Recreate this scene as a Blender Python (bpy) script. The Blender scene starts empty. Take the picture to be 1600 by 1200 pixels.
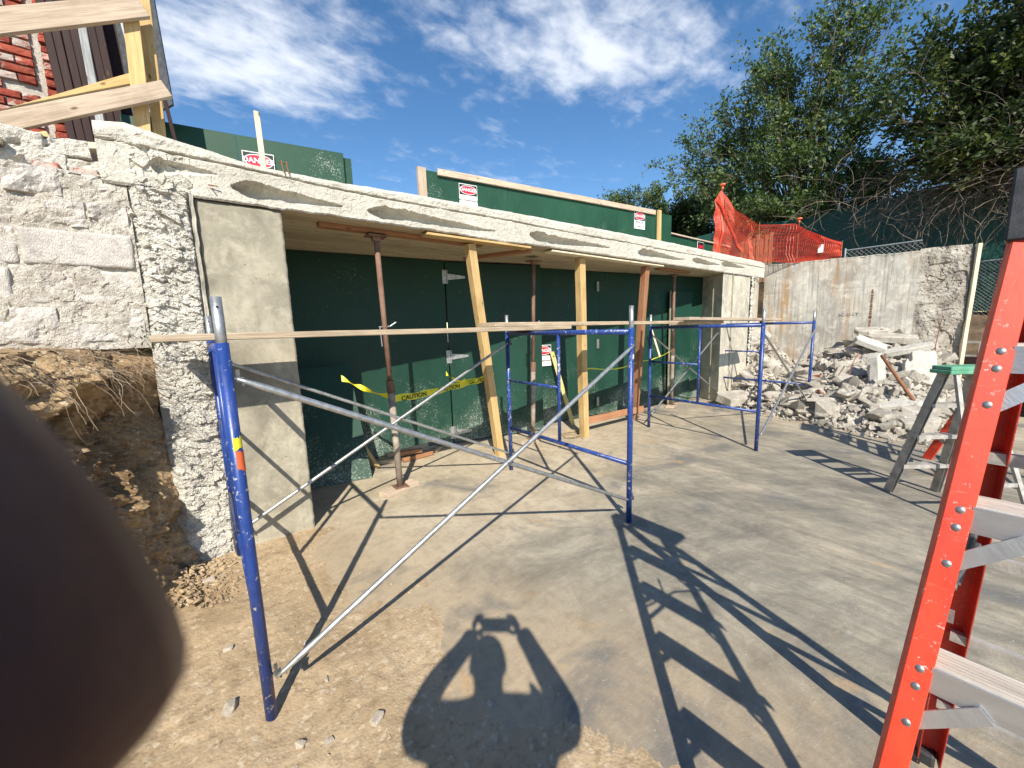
import bpy, bmesh, math, random
from mathutils import Vector, Matrix, noise, Quaternion
import numpy as np
random.seed(7)
S = bpy.context.scene
COL = S.collection
R = math.radians
V = Vector

# ------------------------------------------------------------------ camera
CAM_H = 1.55
yaw, pitch, roll = R(38.36), R(8.09), R(-1.744)
fw = V((math.sin(yaw)*math.cos(pitch), math.cos(yaw)*math.cos(pitch), -math.sin(pitch)))
rt = fw.cross(V((0, 0, 1))).normalized()
up = rt.cross(fw)
rt2 = rt*math.cos(roll)+up*math.sin(roll)
up2 = -rt*math.sin(roll)+up*math.cos(roll)
cd = bpy.data.cameras.new('camera')
cam = bpy.data.objects.new('camera', cd)
COL.objects.link(cam)
CP = V((0, 0, CAM_H))
m = Matrix((rt2, up2, -fw)).transposed().to_4x4()
m.translation = CP
cam.matrix_world = m
cd.sensor_width = 36
cd.lens = 36*610/1600
cd.clip_start = 0.002
cd.clip_end = 2000
cd.dof.use_dof = True
cd.dof.focus_distance = 3.5
cd.dof.aperture_fstop = 13.7/0.85
S.camera = cam

# ------------------------------------------------------------------ light
SUN = V((-0.425, -0.649, 0.631)).normalized()       # towards the sun
el = math.asin(SUN.z)
az = math.atan2(SUN.x, SUN.y)
sl = bpy.data.lights.new('sun', 'SUN')
sl.energy = 5.0
sl.angle = R(0.53)
sl.color = (1, 0.93, 0.80)
so = bpy.data.objects.new('sun', sl)
so.rotation_euler = SUN.to_track_quat('Z', 'Y').to_euler()
COL.objects.link(so)
S.view_settings.view_transform = 'Standard'
S.view_settings.look = 'None'
S.view_settings.exposure = 0.52
S.view_settings.gamma = 1
S.view_settings.use_curve_mapping = False

W = bpy.data.worlds.new('World')
S.world = W
W.use_nodes = True
nt = W.node_tree
for n in list(nt.nodes):
    nt.nodes.remove(n)


class NB:
    """tiny node builder"""
    def __init__(s, nt): s.nt = nt
    def n(s, t, **kw):
        nd = s.nt.nodes.new(t)
        for k, v in kw.items():
            if k == 'ins':
                for a, b in v.items():
                    if isinstance(b, bpy.types.NodeSocket): s.nt.links.new(b, nd.inputs[a])
                    else: nd.inputs[a].default_value = b
            else: setattr(nd, k, v)
        return nd
    def math(s, op, a, b=0.0, c=0.0, clamp=False):
        nd = s.n('ShaderNodeMath', operation=op, use_clamp=clamp, ins={0: a, 1: b, 2: c})
        return nd.outputs[0]
    def mix(s, f, a, b, mode='MIX'):
        nd = s.n('ShaderNodeMix', data_type='RGBA', blend_type=mode)
        for i, v in ((0, f), (6, a), (7, b)):
            if isinstance(v, bpy.types.NodeSocket): s.nt.links.new(v, nd.inputs[i])
            else: nd.inputs[i].default_value = v if i == 0 else (*v[:3], 1)
        return nd.outputs[2]
    def ramp(s, f, stops, interp='LINEAR'):
        nd = s.n('ShaderNodeValToRGB', ins={0: f})
        cr = nd.color_ramp
        cr.interpolation = interp
        while len(cr.elements) < len(stops): cr.elements.new(0.5)
        for e, (p, c) in zip(cr.elements, stops):
            e.position = p
            e.color = (c, c, c, 1) if isinstance(c, (int, float)) else (*c, 1)
        return nd.outputs[0]
    def noise(s, vec, scale, detail=6, rough=0.6, dist=0.0):
        return s.n('ShaderNodeTexNoise', ins={'Vector': vec, 'Scale': scale, 'Detail': detail, 'Roughness': rough, 'Distortion': dist}).outputs['Fac']
    def mapv(s, vec, loc=(0, 0, 0), rot=(0, 0, 0), sc=(1, 1, 1)):
        return s.n('ShaderNodeMapping', ins={'Vector': vec, 'Location': loc, 'Rotation': rot, 'Scale': sc}).outputs[0]


b = NB(nt)
sky = b.n('ShaderNodeTexSky', sky_type='NISHITA', sun_disc=False)
sky.sun_elevation = el
sky.sun_rotation = az
sky.altitude = 100
sky.air_density = 1.0
sky.dust_density = 0.1
sky.ozone_density = 2.1
tc = b.n('ShaderNodeTexCoord').outputs['Generated']
sx = b.n('ShaderNodeSeparateXYZ', ins={0: tc})
dz = b.math('ADD', b.math('MAXIMUM', sx.outputs[2], 0.0), 0.12)
cx = b.math('DIVIDE', sx.outputs[0], dz)
cy = b.math('DIVIDE', sx.outputs[1], dz)
cv = b.n('ShaderNodeCombineXYZ', ins={0: cx, 1: cy}).outputs[0]
# broad banks of cloud, broken up by a finer ripple
warp = b.n('ShaderNodeTexNoise', ins={'Vector': cv, 'Scale': 2.6, 'Detail': 5.0, 'Roughness': 0.6}).outputs['Color']
cw = b.n('ShaderNodeVectorMath', operation='ADD', ins={0: cv, 1: b.n('ShaderNodeVectorMath', operation='SCALE', ins={0: b.n('ShaderNodeVectorMath', operation='SUBTRACT', ins={0: warp, 1: (0.5, 0.5, 0.5)}).outputs[0], 'Scale': 0.42}).outputs[0]}).outputs[0]


def cloud_bank(x, y, rx, ry, rot):
    q = b.n('ShaderNodeVectorMath', operation='SUBTRACT', ins={0: cw, 1: (x, y, 0)}).outputs[0]
    q = b.mapv(q, rot=(0, 0, rot))
    q = b.mapv(q, sc=(1/rx, 1/ry, 0))
    return b.math('SUBTRACT', 1.0, b.n('ShaderNodeVectorMath', operation='LENGTH', ins={0: q}).outputs['Value'])


# two banks of small broken cloud, thinning to scattered wisps elsewhere
banks = b.math('MAXIMUM', cloud_bank(0.20, 1.42, 0.42, 0.36, 0.3), cloud_bank(1.02, 0.82, 0.50, 0.24, 0.45))
other = b.noise(b.mapv(cv, (5.1, 0.4, 0)), 0.55, 3, 0.5, 0.2)
banks = b.math('MAXIMUM', banks, b.math('MULTIPLY', b.math('SUBTRACT', other, 0.62), 3.0))
banks = b.math('MAXIMUM', banks, -0.6)
puff = b.noise(b.mapv(cv, rot=(0, 0, 0.5), sc=(1, 1.35, 1)), 8.5, 5, 0.55, 0.25)
fine = b.noise(cv, 26, 5, 0.6, 0.3)
wisp = b.noise(b.mapv(cv, rot=(0, 0, -0.4), sc=(0.8, 2.2, 1)), 2.4, 8, 0.65, 0.5)
cl = b.math('ADD', b.math('MULTIPLY', banks, 0.62), b.math('ADD', b.math('MULTIPLY', puff, 1.05), b.math('ADD', b.math('MULTIPLY', fine, 0.22), b.math('MULTIPLY', wisp, 0.75))))
cm = b.n('ShaderNodeMapRange', interpolation_type='SMOOTHSTEP', ins={0: cl, 1: 0.90, 2: 1.75, 3: 0.0, 4: 0.85}).outputs[0]
fade = b.n('ShaderNodeMapRange', ins={0: sx.outputs[2], 1: 0.13, 2: 0.36, 3: 0.0, 4: 1.0}).outputs[0]
cm = b.math('MULTIPLY', cm, fade)
skyc = b.n('ShaderNodeHueSaturation', ins={'Saturation': 1.22, 'Value': 1.0, 'Color': sky.outputs[0]}).outputs[0]
colr = b.mix(cm, skyc, (6.6, 6.9, 7.4))
bg = b.n('ShaderNodeBackground', ins={'Color': colr, 'Strength': 0.115})
wo = b.n('ShaderNodeOutputWorld', ins={0: bg.outputs[0]})

# ------------------------------------------------------------------ materials
MATS = {}


def new_mat(name):
    mt = bpy.data.materials.new(name)
    mt.use_nodes = True
    nt = mt.node_tree
    for n in list(nt.nodes): nt.nodes.remove(n)
    b = NB(nt)
    bs = b.n('ShaderNodeBsdfPrincipled')
    b.n('ShaderNodeOutputMaterial', ins={0: bs.outputs[0]})
    b.bs = bs
    MATS[name] = mt
    return mt, b


def fin(b, col, rough=0.8, h=None, hd=0.01, hs=1.0, metal=0.0, spec=0.4):
    b.nt.links.new(col, b.bs.inputs['Base Color']) if isinstance(col, bpy.types.NodeSocket) else setattr(b.bs.inputs['Base Color'], 'default_value', (*col, 1))
    if isinstance(rough, bpy.types.NodeSocket): b.nt.links.new(rough, b.bs.inputs['Roughness'])
    else: b.bs.inputs['Roughness'].default_value = rough
    b.bs.inputs['Metallic'].default_value = metal
    b.bs.inputs['Specular IOR Level'].default_value = spec
    if h is not None:
        bp = b.n('ShaderNodeBump', ins={'Strength': hs, 'Distance': hd, 'Height': h})
        b.nt.links.new(bp.outputs[0], b.bs.inputs['Normal'])


def obj_co(b): return b.n('ShaderNodeTexCoord').outputs['Object']
def orand(b): return b.n('ShaderNodeObjectInfo').outputs['Random']


def simple(name, c1, c2, sc=6, rough=0.8, bump=0.004, bsc=60, sx=(1, 1, 1), metal=0, spec=0.4, lo=0.35, hi=0.65, rnd=0.0):
    mt, b = new_mat(name)
    o = obj_co(b)
    v = b.mapv(o, sc=sx)
    f = b.noise(v, sc, 8, 0.65)
    c = b.ramp(f, [(lo, c1), (hi, c2)])
    if rnd:
        r = b.n('ShaderNodeMapRange', ins={0: orand(b), 3: 1-rnd, 4: 1+rnd}).outputs[0]
        c = b.mix(1.0, c, b.n('ShaderNodeCombineColor', ins={0: r, 1: r, 2: r}).outputs[0], 'MULTIPLY')
    h = b.noise(v, bsc, 6, 0.7)
    fin(b, c, rough, h, bump, 1, metal, spec)
    return mt


# rough, hammered concrete
def m_rough(name, a, c, bump=0.02):
    mt, b = new_mat(name)
    o = obj_co(b)
    f = b.noise(o, 3.5, 9, 0.7)
    f2 = b.noise(o, 22, 7, 0.7)
    f3 = b.noise(b.mapv(o, rot=(0.5, 0.3, 0.4), sc=(1, 1, 1)), 95, 4, 0.7)
    c1 = b.ramp(f, [(0.3, a), (0.68, c)])
    c1 = b.mix(b.ramp(f2, [(0.33, 0.55), (0.47, 0.0)]), c1, tuple(x*0.66 for x in a))
    c1 = b.mix(b.ramp(f3, [(0.64, 0.0), (0.72, 0.5)]), c1, (0.12, 0.11, 0.1))
    vor = b.n('ShaderNodeTexVoronoi', feature='DISTANCE_TO_EDGE', ins={'Vector': b.n('ShaderNodeVectorMath', operation='ADD', ins={0: o, 1: b.n('ShaderNodeTexNoise', ins={'Vector': o, 'Scale': 9.0}).outputs['Color']}).outputs[0], 'Scale': 17}).outputs['Distance']
    h = b.math('ADD', b.math('MULTIPLY', f2, 1.0), b.math('MULTIPLY', b.math('MINIMUM', vor, 0.12), 2.2))
    h = b.math('ADD', h, b.math('MULTIPLY', f3, 0.35))
    fin(b, c1, 0.93, h, bump, 0.9, 0, 0.2)
    return mt


m_rough('rough_concrete', (0.56, 0.53, 0.47), (0.72, 0.69, 0.62), 0.014)
m_rough('rubble_concrete', (0.33, 0.295, 0.245), (0.68, 0.63, 0.55), 0.012)
m_rough('slab_concrete', (0.52, 0.49, 0.42), (0.68, 0.65, 0.57), 0.007)
m_rough('block_concrete', (0.46, 0.42, 0.38), (0.66, 0.62, 0.57), 0.008)
m_rough('mortar', (0.45, 0.40, 0.34), (0.62, 0.58, 0.51), 0.012)


def m_formed(name, base, rust=False):
    mt, b = new_mat(name)
    o = obj_co(b)
    f = b.noise(b.mapv(o, sc=(1.2, 1.2, 0.9)), 2.0, 9, 0.68, 0.6)
    c = b.ramp(f, [(0.32, tuple(x*0.55 for x in base)), (0.45, tuple(x*0.82 for x in base)), (0.56, base), (0.7, tuple(min(1, x*1.25) for x in base))])
    f2 = b.noise(o, 26, 6, 0.75)
    c = b.mix(b.ramp(f2, [(0.3, 0.55), (0.48, 0.0)]), c, tuple(x*0.6 for x in base))
    st = b.noise(b.mapv(o, sc=(14, 14, 0.7)), 2.0, 6, 0.6)
    c = b.mix(b.ramp(st, [(0.5, 0.0), (0.75, 0.35)]), c, tuple(x*0.62 for x in base))
    pit = b.n('ShaderNodeTexVoronoi', ins={'Vector': o, 'Scale': 14.0, 'Randomness': 1.0}).outputs['Distance']
    pm = b.ramp(pit, [(0.03, 1.0), (0.07, 0.0)])
    c = b.mix(b.math('MULTIPLY', pm, 0.7), c, (0.1, 0.095, 0.085))
    if rust:
        # rust runs down the wall, board marks stand upright
        yv = b.mapv(o, sc=(0.0, 7.0, 0.35))
        r1 = b.noise(yv, 2.2, 7, 0.65)
        reg = b.noise(b.mapv(o, loc=(0, 3.4, 0), sc=(0, 1.0, 0.25)), 1.5, 3, 0.5)
        rm = b.math('MULTIPLY', b.ramp(r1, [(0.45, 0.0), (0.6, 1.0)]), b.ramp(reg, [(0.45, 0.0), (0.58, 1.0)]))
        c = b.mix(b.math('MULTIPLY', rm, 0.9), c, (0.33, 0.19, 0.075))
        r2 = b.noise(b.mapv(o, loc=(0, 1, 0), sc=(0, 15.0, 0.3)), 2.0, 5, 0.7)
        c = b.mix(b.ramp(r2, [(0.55, 0.0), (0.68, 0.8)]), c, (0.19, 0.1, 0.045))
        r3 = b.noise(b.mapv(o, loc=(0, 9, 0), sc=(0, 11.0, 0.5)), 2.0, 5, 0.7)
        c = b.mix(b.ramp(r3, [(0.5, 0.0), (0.68, 0.6)]), c, (0.12, 0.12, 0.12))
    bl = b.noise(b.mapv(o, loc=(3.3, 1, 5)), 3.2, 8, 0.7, 0.9)
    c = b.mix(b.ramp(bl, [(0.46, 0.0), (0.64, 0.55)]), c, tuple(x*0.52 for x in base))
    bl2 = b.noise(b.mapv(o, loc=(8, 2, 1)), 5.5, 8, 0.72, 0.5)
    c = b.mix(b.ramp(bl2, [(0.52, 0.0), (0.66, 0.45)]), c, tuple(min(1, x*1.5) for x in base))
    h = b.math('SUBTRACT', b.math('ADD', b.math('MULTIPLY', f2, 0.5), b.math('MULTIPLY', b.noise(o, 140, 3, 0.6), 0.3)), b.math('MULTIPLY', pm, 0.8))
    fin(b, c, 0.85, h, 0.004, 0.8, 0, 0.3)
    return mt


m_rough('soiled_concrete', (0.2, 0.165, 0.125), (0.66, 0.62, 0.55), 0.015)
m_formed('formed_concrete', (0.40, 0.365, 0.285))
m_formed('pale_formed_concrete', (0.58, 0.54, 0.45))
m_formed('stained_concrete', (0.45, 0.43, 0.38), True)


def m_floor():
    mt, b = new_mat('slab_floor')
    o = obj_co(b)
    sp = b.n('ShaderNodeSeparateXYZ', ins={0: o})
    x, y = sp.outputs[0], sp.outputs[1]
    # trowel arcs: polar coordinates round a point off the slab
    px_ = b.math('SUBTRACT', x, 1.4)
    py_ = b.math('ADD', y, 1.6)
    rad = b.math('SQRT', b.math('ADD', b.math('MULTIPLY', px_, px_), b.math('MULTIPLY', py_, py_)))
    ang = b.math('ARCTAN2', py_, px_)
    pol = b.n('ShaderNodeCombineXYZ', ins={0: b.math('MULTIPLY', rad, 3.2), 1: b.math('MULTIPLY', ang, 2.2)}).outputs[0]
    arc = b.noise(pol, 2.2, 8, 0.62, 0.4)
    fin_ = b.noise(pol, 12, 6, 0.7, 0.2)
    big = b.noise(b.mapv(o, loc=(4.1, 1.3, 0)), 0.75, 5, 0.55, 0.5)
    mid = b.noise(o, 2.6, 9, 0.7, 0.5)
    arcw = b.math('ADD', b.math('MULTIPLY', arc, 0.32), b.math('MULTIPLY', b.noise(b.mapv(o, loc=(2, 8, 0)), 1.6, 10, 0.72, 0.9), 0.72))
    grey = b.mix(b.ramp(arcw, [(0.4, 0.0), (0.62, 1.0)]), (0.15, 0.14, 0.115), (0.40, 0.36, 0.28))
    tan = b.mix(b.ramp(mid, [(0.35, 0.0), (0.65, 1.0)]), (0.41, 0.335, 0.235), (0.57, 0.49, 0.365))
    # dust is thickest near the doors and at the dirt on the left
    g1 = b.n('ShaderNodeMapRange', interpolation_type='SMOOTHSTEP', ins={0: b.math('ADD', y, b.math('MULTIPLY', x, -0.12)), 1: 1.3, 2: 2.7, 3: 0.0, 4: 1.0}).outputs[0]
    g2 = b.n('ShaderNodeMapRange', interpolation_type='SMOOTHSTEP', ins={0: b.math('ADD', x, b.math('MULTIPLY', y, 0.12)), 1: 0.7, 2: 1.9, 3: 1.0, 4: 0.0}).outputs[0]
    g3 = b.n('ShaderNodeMapRange', interpolation_type='SMOOTHSTEP', ins={0: x, 1: 5.6, 2: 7.2, 3: 0.0, 4: 0.8}).outputs[0]
    gg = b.math('MAXIMUM', b.math('MAXIMUM', g1, g2), g3)
    dm = b.math('ADD', b.math('MULTIPLY', gg, 0.5), b.math('ADD', b.math('MULTIPLY', big, 0.95), b.math('MULTIPLY', mid, 0.38)))
    dm = b.n('ShaderNodeMapRange', interpolation_type='SMOOTHSTEP', ins={0: dm, 1: 0.60, 2: 1.02, 3: 0.0, 4: 1.0}).outputs[0]
    c = b.mix(dm, grey, tan)
    bt = b.n('ShaderNodeMapRange', interpolation_type='SMOOTHSTEP', ins={0: b.math('ADD', x, b.math('MULTIPLY', y, 0.45)), 1: 1.5, 2: 2.75, 3: 0.85, 4: 0.0}).outputs[0]
    c = b.mix(b.math('MULTIPLY', bt, b.ramp(mid, [(0.3, 0.45), (0.65, 1.0)])), c, (0.40, 0.30, 0.19))
    st = b.noise(b.mapv(o, rot=(0, 0, 0.18), sc=(4.2, 0.7, 1)), 1.5, 10, 0.75, 1.1)
    dk = b.n('ShaderNodeMapRange', interpolation_type='SMOOTHSTEP', ins={0: b.math('SUBTRACT', x, y), 1: 0.2, 2: 2.6, 3: 0.12, 4: 0.62}).outputs[0]
    c = b.mix(b.math('MULTIPLY', dk, b.ramp(st, [(0.40, 0.0), (0.62, 1.0)])), c, (0.13, 0.125, 0.11))
    # darker damp patches
    pt = b.noise(b.mapv(o, loc=(1.5, 6.2, 0)), 1.15, 6, 0.6, 0.8)
    c = b.mix(b.ramp(pt, [(0.53, 0.0), (0.66, 0.75)]), c, (0.135, 0.137, 0.135))
    rs = b.noise(b.mapv(o, loc=(7, 2, 0)), 2.3, 5, 0.6, 0.6)
    c = b.mix(b.ramp(rs, [(0.63, 0.0), (0.72, 0.7)]), c, (0.5, 0.32, 0.15))
    c = b.mix(b.ramp(fin_, [(0.52, 0.0), (0.72, 0.3)]), c, (0.5, 0.47, 0.4))
    c = b.mix(b.ramp(fin_, [(0.22, 0.2), (0.42, 0.0)]), c, (0.13, 0.125, 0.12))
    gr = b.noise(o, 14, 8, 0.75)
    c = b.mix(b.ramp(gr, [(0.3, 0.55), (0.52, 0.0)]), c, (0.2, 0.17, 0.13))
    sp2 = b.noise(o, 55, 3, 0.6)
    c = b.mix(b.ramp(sp2, [(0.69, 0.0), (0.73, 0.8)]), c, (0.65, 0.62, 0.56))
    sp3 = b.noise(b.mapv(o, loc=(3, 3, 3)), 42, 4, 0.6)
    c = b.mix(b.ramp(sp3, [(0.68, 0.0), (0.74, 0.6)]), c, (0.09, 0.07, 0.055))
    h = b.math('ADD', b.math('MULTIPLY', fin_, 0.5), b.noise(o, 90, 4, 0.7))
    fin(b, c, b.ramp(mid, [(0.3, 0.6), (0.7, 0.88)]), h, 0.0025, 0.7, 0, 0.35)


m_floor()


def m_dirt(name, a, c, d):
    mt, b = new_mat(name)
    o = obj_co(b)
    f = b.noise(o, 2.0, 8, 0.65, 0.4)
    f2 = b.noise(o, 25, 7, 0.75)
    c1 = b.ramp(f, [(0.3, a), (0.6, c)])
    c1 = b.mix(b.ramp(f2, [(0.36, 0.6), (0.5, 0.0)]), c1, d)
    g = b.n('ShaderNodeTexVoronoi', ins={'Vector': o, 'Scale': 60.0}).outputs['Color']
    gs = b.n('ShaderNodeSeparateColor', ins={0: g}).outputs[0]
    c1 = b.mix(b.ramp(gs, [(0.9, 0.0), (0.94, 0.45)]), c1, (0.6, 0.52, 0.4))
    vd = b.n('ShaderNodeTexVoronoi', ins={'Vector': o, 'Scale': 75.0}).outputs['Distance']
    h = b.math('ADD', f2, b.math('MULTIPLY', vd, -0.35))
    h = b.math('ADD', h, b.math('MULTIPLY', b.noise(o, 110, 4, 0.7), 0.4))
    fin(b, c1, 0.95, h, 0.006, 0.8, 0, 0.15)


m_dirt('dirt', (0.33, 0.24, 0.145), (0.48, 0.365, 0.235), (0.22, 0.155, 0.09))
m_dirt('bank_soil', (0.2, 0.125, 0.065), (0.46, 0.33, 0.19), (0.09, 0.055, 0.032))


def m_wood(name, a, c, rough=0.75, grain=0.35):
    mt, b = new_mat(name)
    o = obj_co(b)
    r = orand(b)
    off = b.n('ShaderNodeCombineXYZ', ins={0: b.math('MULTIPLY', r, 20.0), 1: b.math('MULTIPLY', r, 7.0), 2: r}).outputs[0]
    v = b.n('ShaderNodeVectorMath', operation='ADD', ins={0: o, 1: off}).outputs[0]
    g = b.noise(b.mapv(v, sc=(1.2, 22, 22)), 2.2, 7, 0.65, 0.7)
    g2 = b.noise(b.mapv(v, sc=(3, 90, 90)), 2.0, 4, 0.6)
    c1 = b.ramp(g, [(0.3, a), (0.62, c)])
    c1 = b.mix(b.ramp(g2, [(0.45, 0.0), (0.7, grain)]), c1, tuple(x*0.5 for x in a))
    dirt = b.noise(v, 3.0, 6, 0.6)
    c1 = b.mix(b.ramp(dirt, [(0.5, 0.0), (0.75, 0.5)]), c1, tuple(x*0.55 for x in a))
    kn = b.n('ShaderNodeTexVoronoi', ins={'Vector': b.mapv(v, sc=(2.5, 6, 6)), 'Scale': 1.6}).outputs['Distance']
    c1 = b.mix(b.ramp(kn, [(0.04, 0.85), (0.11, 0.0)]), c1, (0.12, 0.06, 0.025))
    k = b.n('ShaderNodeMapRange', ins={0: r, 3: 0.85, 4: 1.12}).outputs[0]
    c1 = b.mix(1.0, c1, b.n('ShaderNodeCombineColor', ins={0: k, 1: k, 2: k}).outputs[0], 'MULTIPLY')
    fin(b, c1, rough, b.math('ADD', g, g2), 0.002, 0.6, 0, 0.3)


m_wood('grey_wood', (0.30, 0.225, 0.155), (0.52, 0.42, 0.30))
m_wood('weathered_wood', (0.42, 0.31, 0.22), (0.64, 0.52, 0.40))
m_wood('new_wood', (0.52, 0.33, 0.13), (0.72, 0.52, 0.25))
m_wood('pale_wood', (0.66, 0.55, 0.37), (0.82, 0.73, 0.55))
m_wood('red_wood', (0.30, 0.13, 0.065), (0.46, 0.24, 0.13))
m_wood('dark_wood', (0.018, 0.007, 0.006), (0.038, 0.014, 0.012), 0.6)
m_wood('white_worn_wood', (0.3, 0.31, 0.31), (0.55, 0.56, 0.56), 0.7, 0.7)
m_wood('soffit_wood', (0.40, 0.33, 0.22), (0.56, 0.48, 0.34), 0.85, 0.25)


def m_green(name, base, splat=True, zlo=0.0, zhi=0.6):
    mt, b = new_mat(name)
    o = obj_co(b)
    f = b.noise(b.mapv(o, sc=(1, 1, 0.6)), 1.6, 7, 0.6)
    c = b.ramp(f, [(0.3, tuple(x*0.75 for x in base)), (0.7, tuple(x*1.25 for x in base))])
    sc_ = b.noise(b.mapv(o, rot=(0.3, 0.5, 0.2), sc=(6, 6, 60)), 1.3, 4, 0.6)
    c = b.mix(b.ramp(sc_, [(0.62, 0.0), (0.75, 0.25)]), c, tuple(x*2+0.02 for x in base))
    if splat:
        z = b.n('ShaderNodeSeparateXYZ', ins={0: o}).outputs[2]
        zz = b.n('ShaderNodeMapRange', ins={0: z, 1: zlo, 2: zhi, 3: 0.13, 4: -0.03}).outputs[0]
        s1 = b.noise(o, 60, 4, 0.75)
        reg = b.noise(b.mapv(o, loc=(2, 0, 0)), 1.9, 5, 0.6)
        k = b.math('ADD', b.math('ADD', s1, zz), b.math('MULTIPLY', b.math('SUBTRACT', reg, 0.5), 0.5))
        c = b.mix(b.ramp(k, [(0.645, 0.0), (0.70, 0.75)]), c, (0.42, 0.46, 0.42))
        du = b.math('ADD', b.math('MULTIPLY', zz, 2.8), b.math('MULTIPLY', b.math('SUBTRACT', reg, 0.5), 0.9))
        c = b.mix(b.math('MULTIPLY', b.ramp(du, [(0.1, 0.0), (0.5, 0.5)]), 0.8), c, (0.16, 0.2, 0.15))
    h = b.noise(b.mapv(o, sc=(3, 3, 50)), 2, 5, 0.6)
    fin(b, c, b.ramp(f, [(0.3, 0.45), (0.7, 0.65)]), h, 0.0012, 0.5, 0, 0.4)


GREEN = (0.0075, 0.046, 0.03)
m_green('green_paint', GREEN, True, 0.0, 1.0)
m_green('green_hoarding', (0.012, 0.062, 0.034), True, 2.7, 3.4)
m_green('green_fabric', (0.01, 0.06, 0.045), False)
simple('blue_paint', (0.013, 0.04, 0.18), (0.022, 0.06, 0.27), 9, 0.35, 0.001, 40, spec=0.5)


def m_red(name):
    mt = MATS[name]
    b = NB(mt.node_tree)
    bs = [n for n in mt.node_tree.nodes if n.type == 'BSDF_PRINCIPLED'][0]
    src = bs.inputs['Base Color'].links[0].from_socket
    o = obj_co(b)
    f = b.noise(b.mapv(o, sc=(1, 1, 0.3)), 22, 8, 0.75, 0.4)
    c = b.mix(b.ramp(f, [(0.5, 0.0), (0.72, 0.5)]), src, (0.3, 0.05, 0.035))
    g = b.noise(b.mapv(o, rot=(0.6, 0.2, 0.3), sc=(8, 8, 90)), 2.5, 5, 0.7)
    reg = b.noise(b.mapv(o, loc=(1, 2, 3)), 5, 4, 0.6)
    k = b.math('MULTIPLY', b.ramp(g, [(0.62, 0.0), (0.68, 0.8)]), b.ramp(reg, [(0.54, 0.0), (0.64, 0.7)]))
    c = b.mix(k, c, (0.72, 0.45, 0.38))
    w = b.noise(o, 75, 5, 0.7)
    c = b.mix(b.math('MULTIPLY', b.ramp(w, [(0.62, 0.0), (0.67, 0.8)]), b.ramp(reg, [(0.45, 0.0), (0.6, 1.0)])), c, (0.6, 0.55, 0.5))
    mt.node_tree.links.new(c, bs.inputs['Base Color'])
    rr = b.ramp(f, [(0.35, 0.38), (0.7, 0.62)])
    mt.node_tree.links.new(rr, bs.inputs['Roughness'])


def m_blue():
    mt = MATS['blue_paint']
    b = NB(mt.node_tree)
    bs = [n for n in mt.node_tree.nodes if n.type == 'BSDF_PRINCIPLED'][0]
    src = bs.inputs['Base Color'].links[0].from_socket
    o = obj_co(b)
    f = b.noise(o, 34, 5, 0.7)
    f2 = b.noise(b.mapv(o, sc=(1, 1, 0.25), loc=(3, 4, 1)), 24, 5, 0.75)
    f3 = b.noise(o, 3, 5, 0.7)
    k = b.math('ADD', f, b.math('MULTIPLY', b.math('SUBTRACT', f3, 0.5), 0.35))
    c = b.mix(b.ramp(k, [(0.61, 0.0), (0.64, 0.85)]), src, (0.45, 0.45, 0.44))
    c = b.mix(b.ramp(f2, [(0.54, 0.0), (0.68, 0.65)]), c, (0.1, 0.125, 0.21))
    f4 = b.noise(b.mapv(o, sc=(1, 1, 0.12), loc=(8, 1, 2)), 60, 3, 0.6)
    c = b.mix(b.ramp(f4, [(0.66, 0.0), (0.7, 0.7)]), c, (0.2, 0.11, 0.07))
    mt.node_tree.links.new(c, bs.inputs['Base Color'])


m_blue()
simple('galvanised', (0.33, 0.34, 0.34), (0.55, 0.56, 0.56), 30, 0.42, 0.001, 80, metal=0.75)
simple('rivet_steel', (0.22, 0.225, 0.23), (0.34, 0.34, 0.34), 60, 0.45, 0.0005, 200, metal=0.7)
simple('dark_steel', (0.08, 0.085, 0.09), (0.16, 0.165, 0.17), 20, 0.5, 0.001, 60, metal=0.5)
simple('rusty_steel', (0.13, 0.06, 0.04), (0.27, 0.17, 0.12), 9, 0.8, 0.002, 60, sx=(1, 1, 0.4))
simple('dusty_steel', (0.2, 0.14, 0.11), (0.44, 0.38, 0.32), 7, 0.85, 0.002, 60)
simple('rebar_rust', (0.2, 0.08, 0.04), (0.3, 0.14, 0.07), 12, 0.85, 0.002, 80)
simple('red_fibreglass', (0.55, 0.04, 0.018), (0.78, 0.07, 0.028), 9, 0.42, 0.00015, 200, sx=(1, 1, 0.2), spec=0.5)
simple('dark_red_fibreglass', (0.33, 0.025, 0.015), (0.5, 0.05, 0.03), 7, 0.55, 0.001, 60)  # darker, duller red for the rear ladder rails
m_red('red_fibreglass')
m_red('dark_red_fibreglass')
simple('aluminium', (0.48, 0.5, 0.53), (0.66, 0.68, 0.71), 18, 0.38, 0.0008, 90, sx=(1, 0.25, 1), metal=0.75)
simple('dirty_aluminium', (0.3, 0.28, 0.25), (0.52, 0.5, 0.46), 14, 0.6, 0.002, 60, metal=0.35)
simple('tread_plastic', (0.42, 0.37, 0.32), (0.62, 0.57, 0.5), 8, 0.7, 0.001, 60, sx=(6, 0.6, 1))
simple('black_plastic', (0.02, 0.021, 0.023), (0.045, 0.046, 0.05), 20, 0.5, 0.001, 90)
simple('green_cap', (0.07, 0.25, 0.15), (0.17, 0.4, 0.27), 14, 0.6, 0.002, 50)
simple('tape_yellow', (0.72, 0.66, 0.03), (0.82, 0.76, 0.06), 8, 0.4, 0.001, 30)
simple('level_yellow', (0.6, 0.5, 0.14), (0.72, 0.62, 0.3), 12, 0.55, 0.001, 40)
simple('tape_red', (0.75, 0.12, 0.04), (0.8, 0.16, 0.06), 8, 0.5, 0.001, 30)
simple('print_black', (0.012, 0.012, 0.012), (0.02, 0.02, 0.02), 5, 0.5, 0.0005, 30)
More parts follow.
